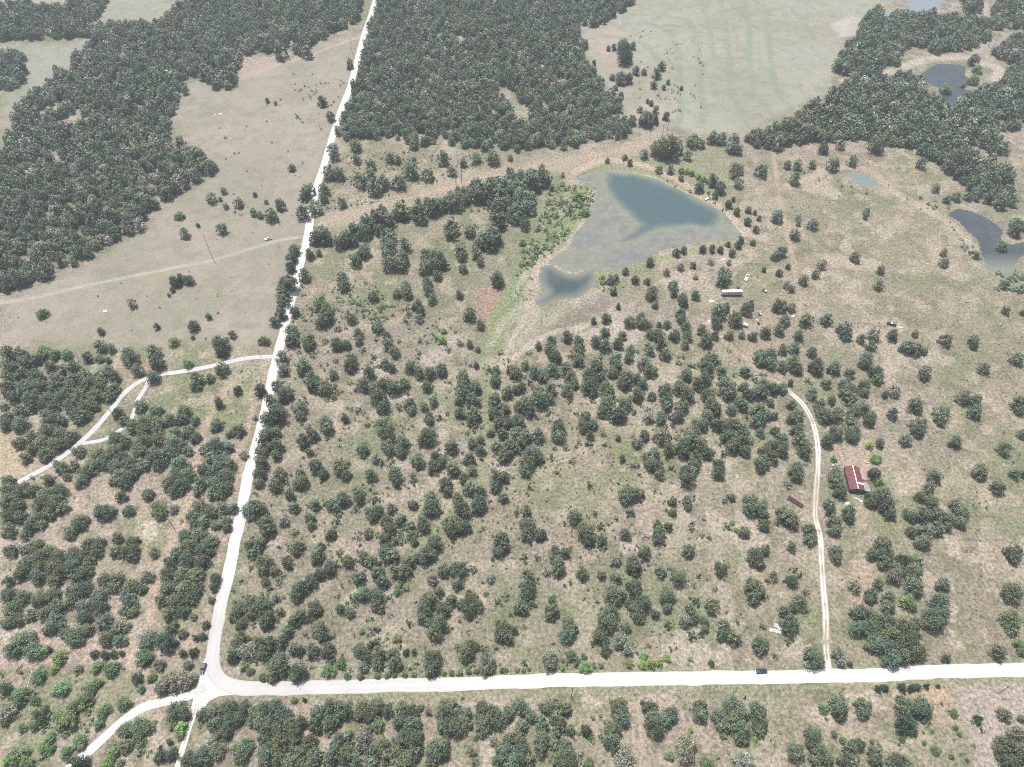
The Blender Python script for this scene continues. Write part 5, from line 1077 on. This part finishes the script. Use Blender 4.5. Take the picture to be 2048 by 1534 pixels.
for x in (-3, 3): fr.tube([(x, -.7, .25), (x, .7, .25)], .07, 6)
fr.build('frame', M_RUSTP, root)
for y in (-.35, 0, .35): MB().tube([(-3, y, .25), (3, y, .25)], .05, 6).build('bar', M_RUSTP, root)
for x in (-1, 1): MB().box((x, 0, .32), (.08, 1.4, .05)).build('upright', M_RUSTP, root)
# little dock on the big pond
g = G(1413, 399); root = empty('pond_dock', (g[0], g[1], 0), R(38)); tag(root, 'small white dock on the right bank of the large pond', 'dock')
d = MB()
for i in range(12): d.box((-1.9 + i * .345, 0, 1.0), (.31, 1.9, .08))
d.build('deck', M_WHITE, root)
for x in (-1.8, 1.8):
    for s in (-1, 1): MB().tube([(x, s * .85, -.5), (x, s * .85, 1.15)], .09, 6).build('post', M_DIRTY, root)
for s in (-1, 1): MB().box((0, s * .82, .90), (4.1, .12, .12)).build('side_beam', M_DARK, root)
# wire fences
def fence(pts, label, step=5.0, hgt=1.2):
    p = curve(gp(pts), 1.0); acc = 0; last = p[0]; sel = [p[0]]
    for q in p[1:]:
        acc += np.linalg.norm(q - last); last = q
        if acc >= step: sel.append(q); acc = 0
    if len(sel) > 90: sel = sel[::len(sel) // 90 + 1]
    o0 = sel[0]; root = empty('wire_fence', (o0[0], o0[1], 0)); tag(root, label, 'fence')
    rel = [(q[0] - o0[0], q[1] - o0[1]) for q in sel]
    for x, y in rel: MB().tube([(x, y, -.2), (x, y, hgt)], .07, 5).build('post', M_POLE, root)
    w = MB()
    for z in (.35, .7, 1.05): w.tube([(x, y, z) for x, y in rel], .012, 3, False)
    w.build('wire', M_GREY, root)
fence('1888,1376 1905,1410 1922,1446 1938,1482 1965,1545', 'wire fence between the grass and the bare field, lower right')
fence('1010,1396 1280,1388 1536,1381 1700,1377 1888,1376', 'wire fence along the lower side of the straight road')
g = G(1890, 1377); root = empty('fence_brace', (g[0], g[1], 0), R(-60)); tag(root, 'pale wooden brace at the fence corner, lower right', 'fence brace')
for x in (-1.0, 1.4): MB().tube([(x, 0, -.2), (x, 0, 1.6)], .12, 7).build('post', M_DEAD, root)
MB().tube([(-1.0, 0, 1.45), (1.4, 0, 1.35)], .09, 6).build('rail', M_DEAD, root)

# ------------------------------------------------------------------ the hazy air
hz, n, l, b = mat_new('hazy_air'); n.remove(b)
pv = n.new('ShaderNodeVolumePrincipled'); pv.inputs['Color'].default_value = (.82, .92, 1.0, 1); pv.inputs['Density'].default_value = .00019; pv.inputs['Anisotropy'].default_value = .1
l.new(pv.outputs[0], n['Material Output'].inputs['Volume'])
haze = MB().box((0, 0, 179), (12800, 12800, 362)).build('haze', hz)
tag(haze, 'thin pale summer haze over the whole land', 'haze', kind='stuff')
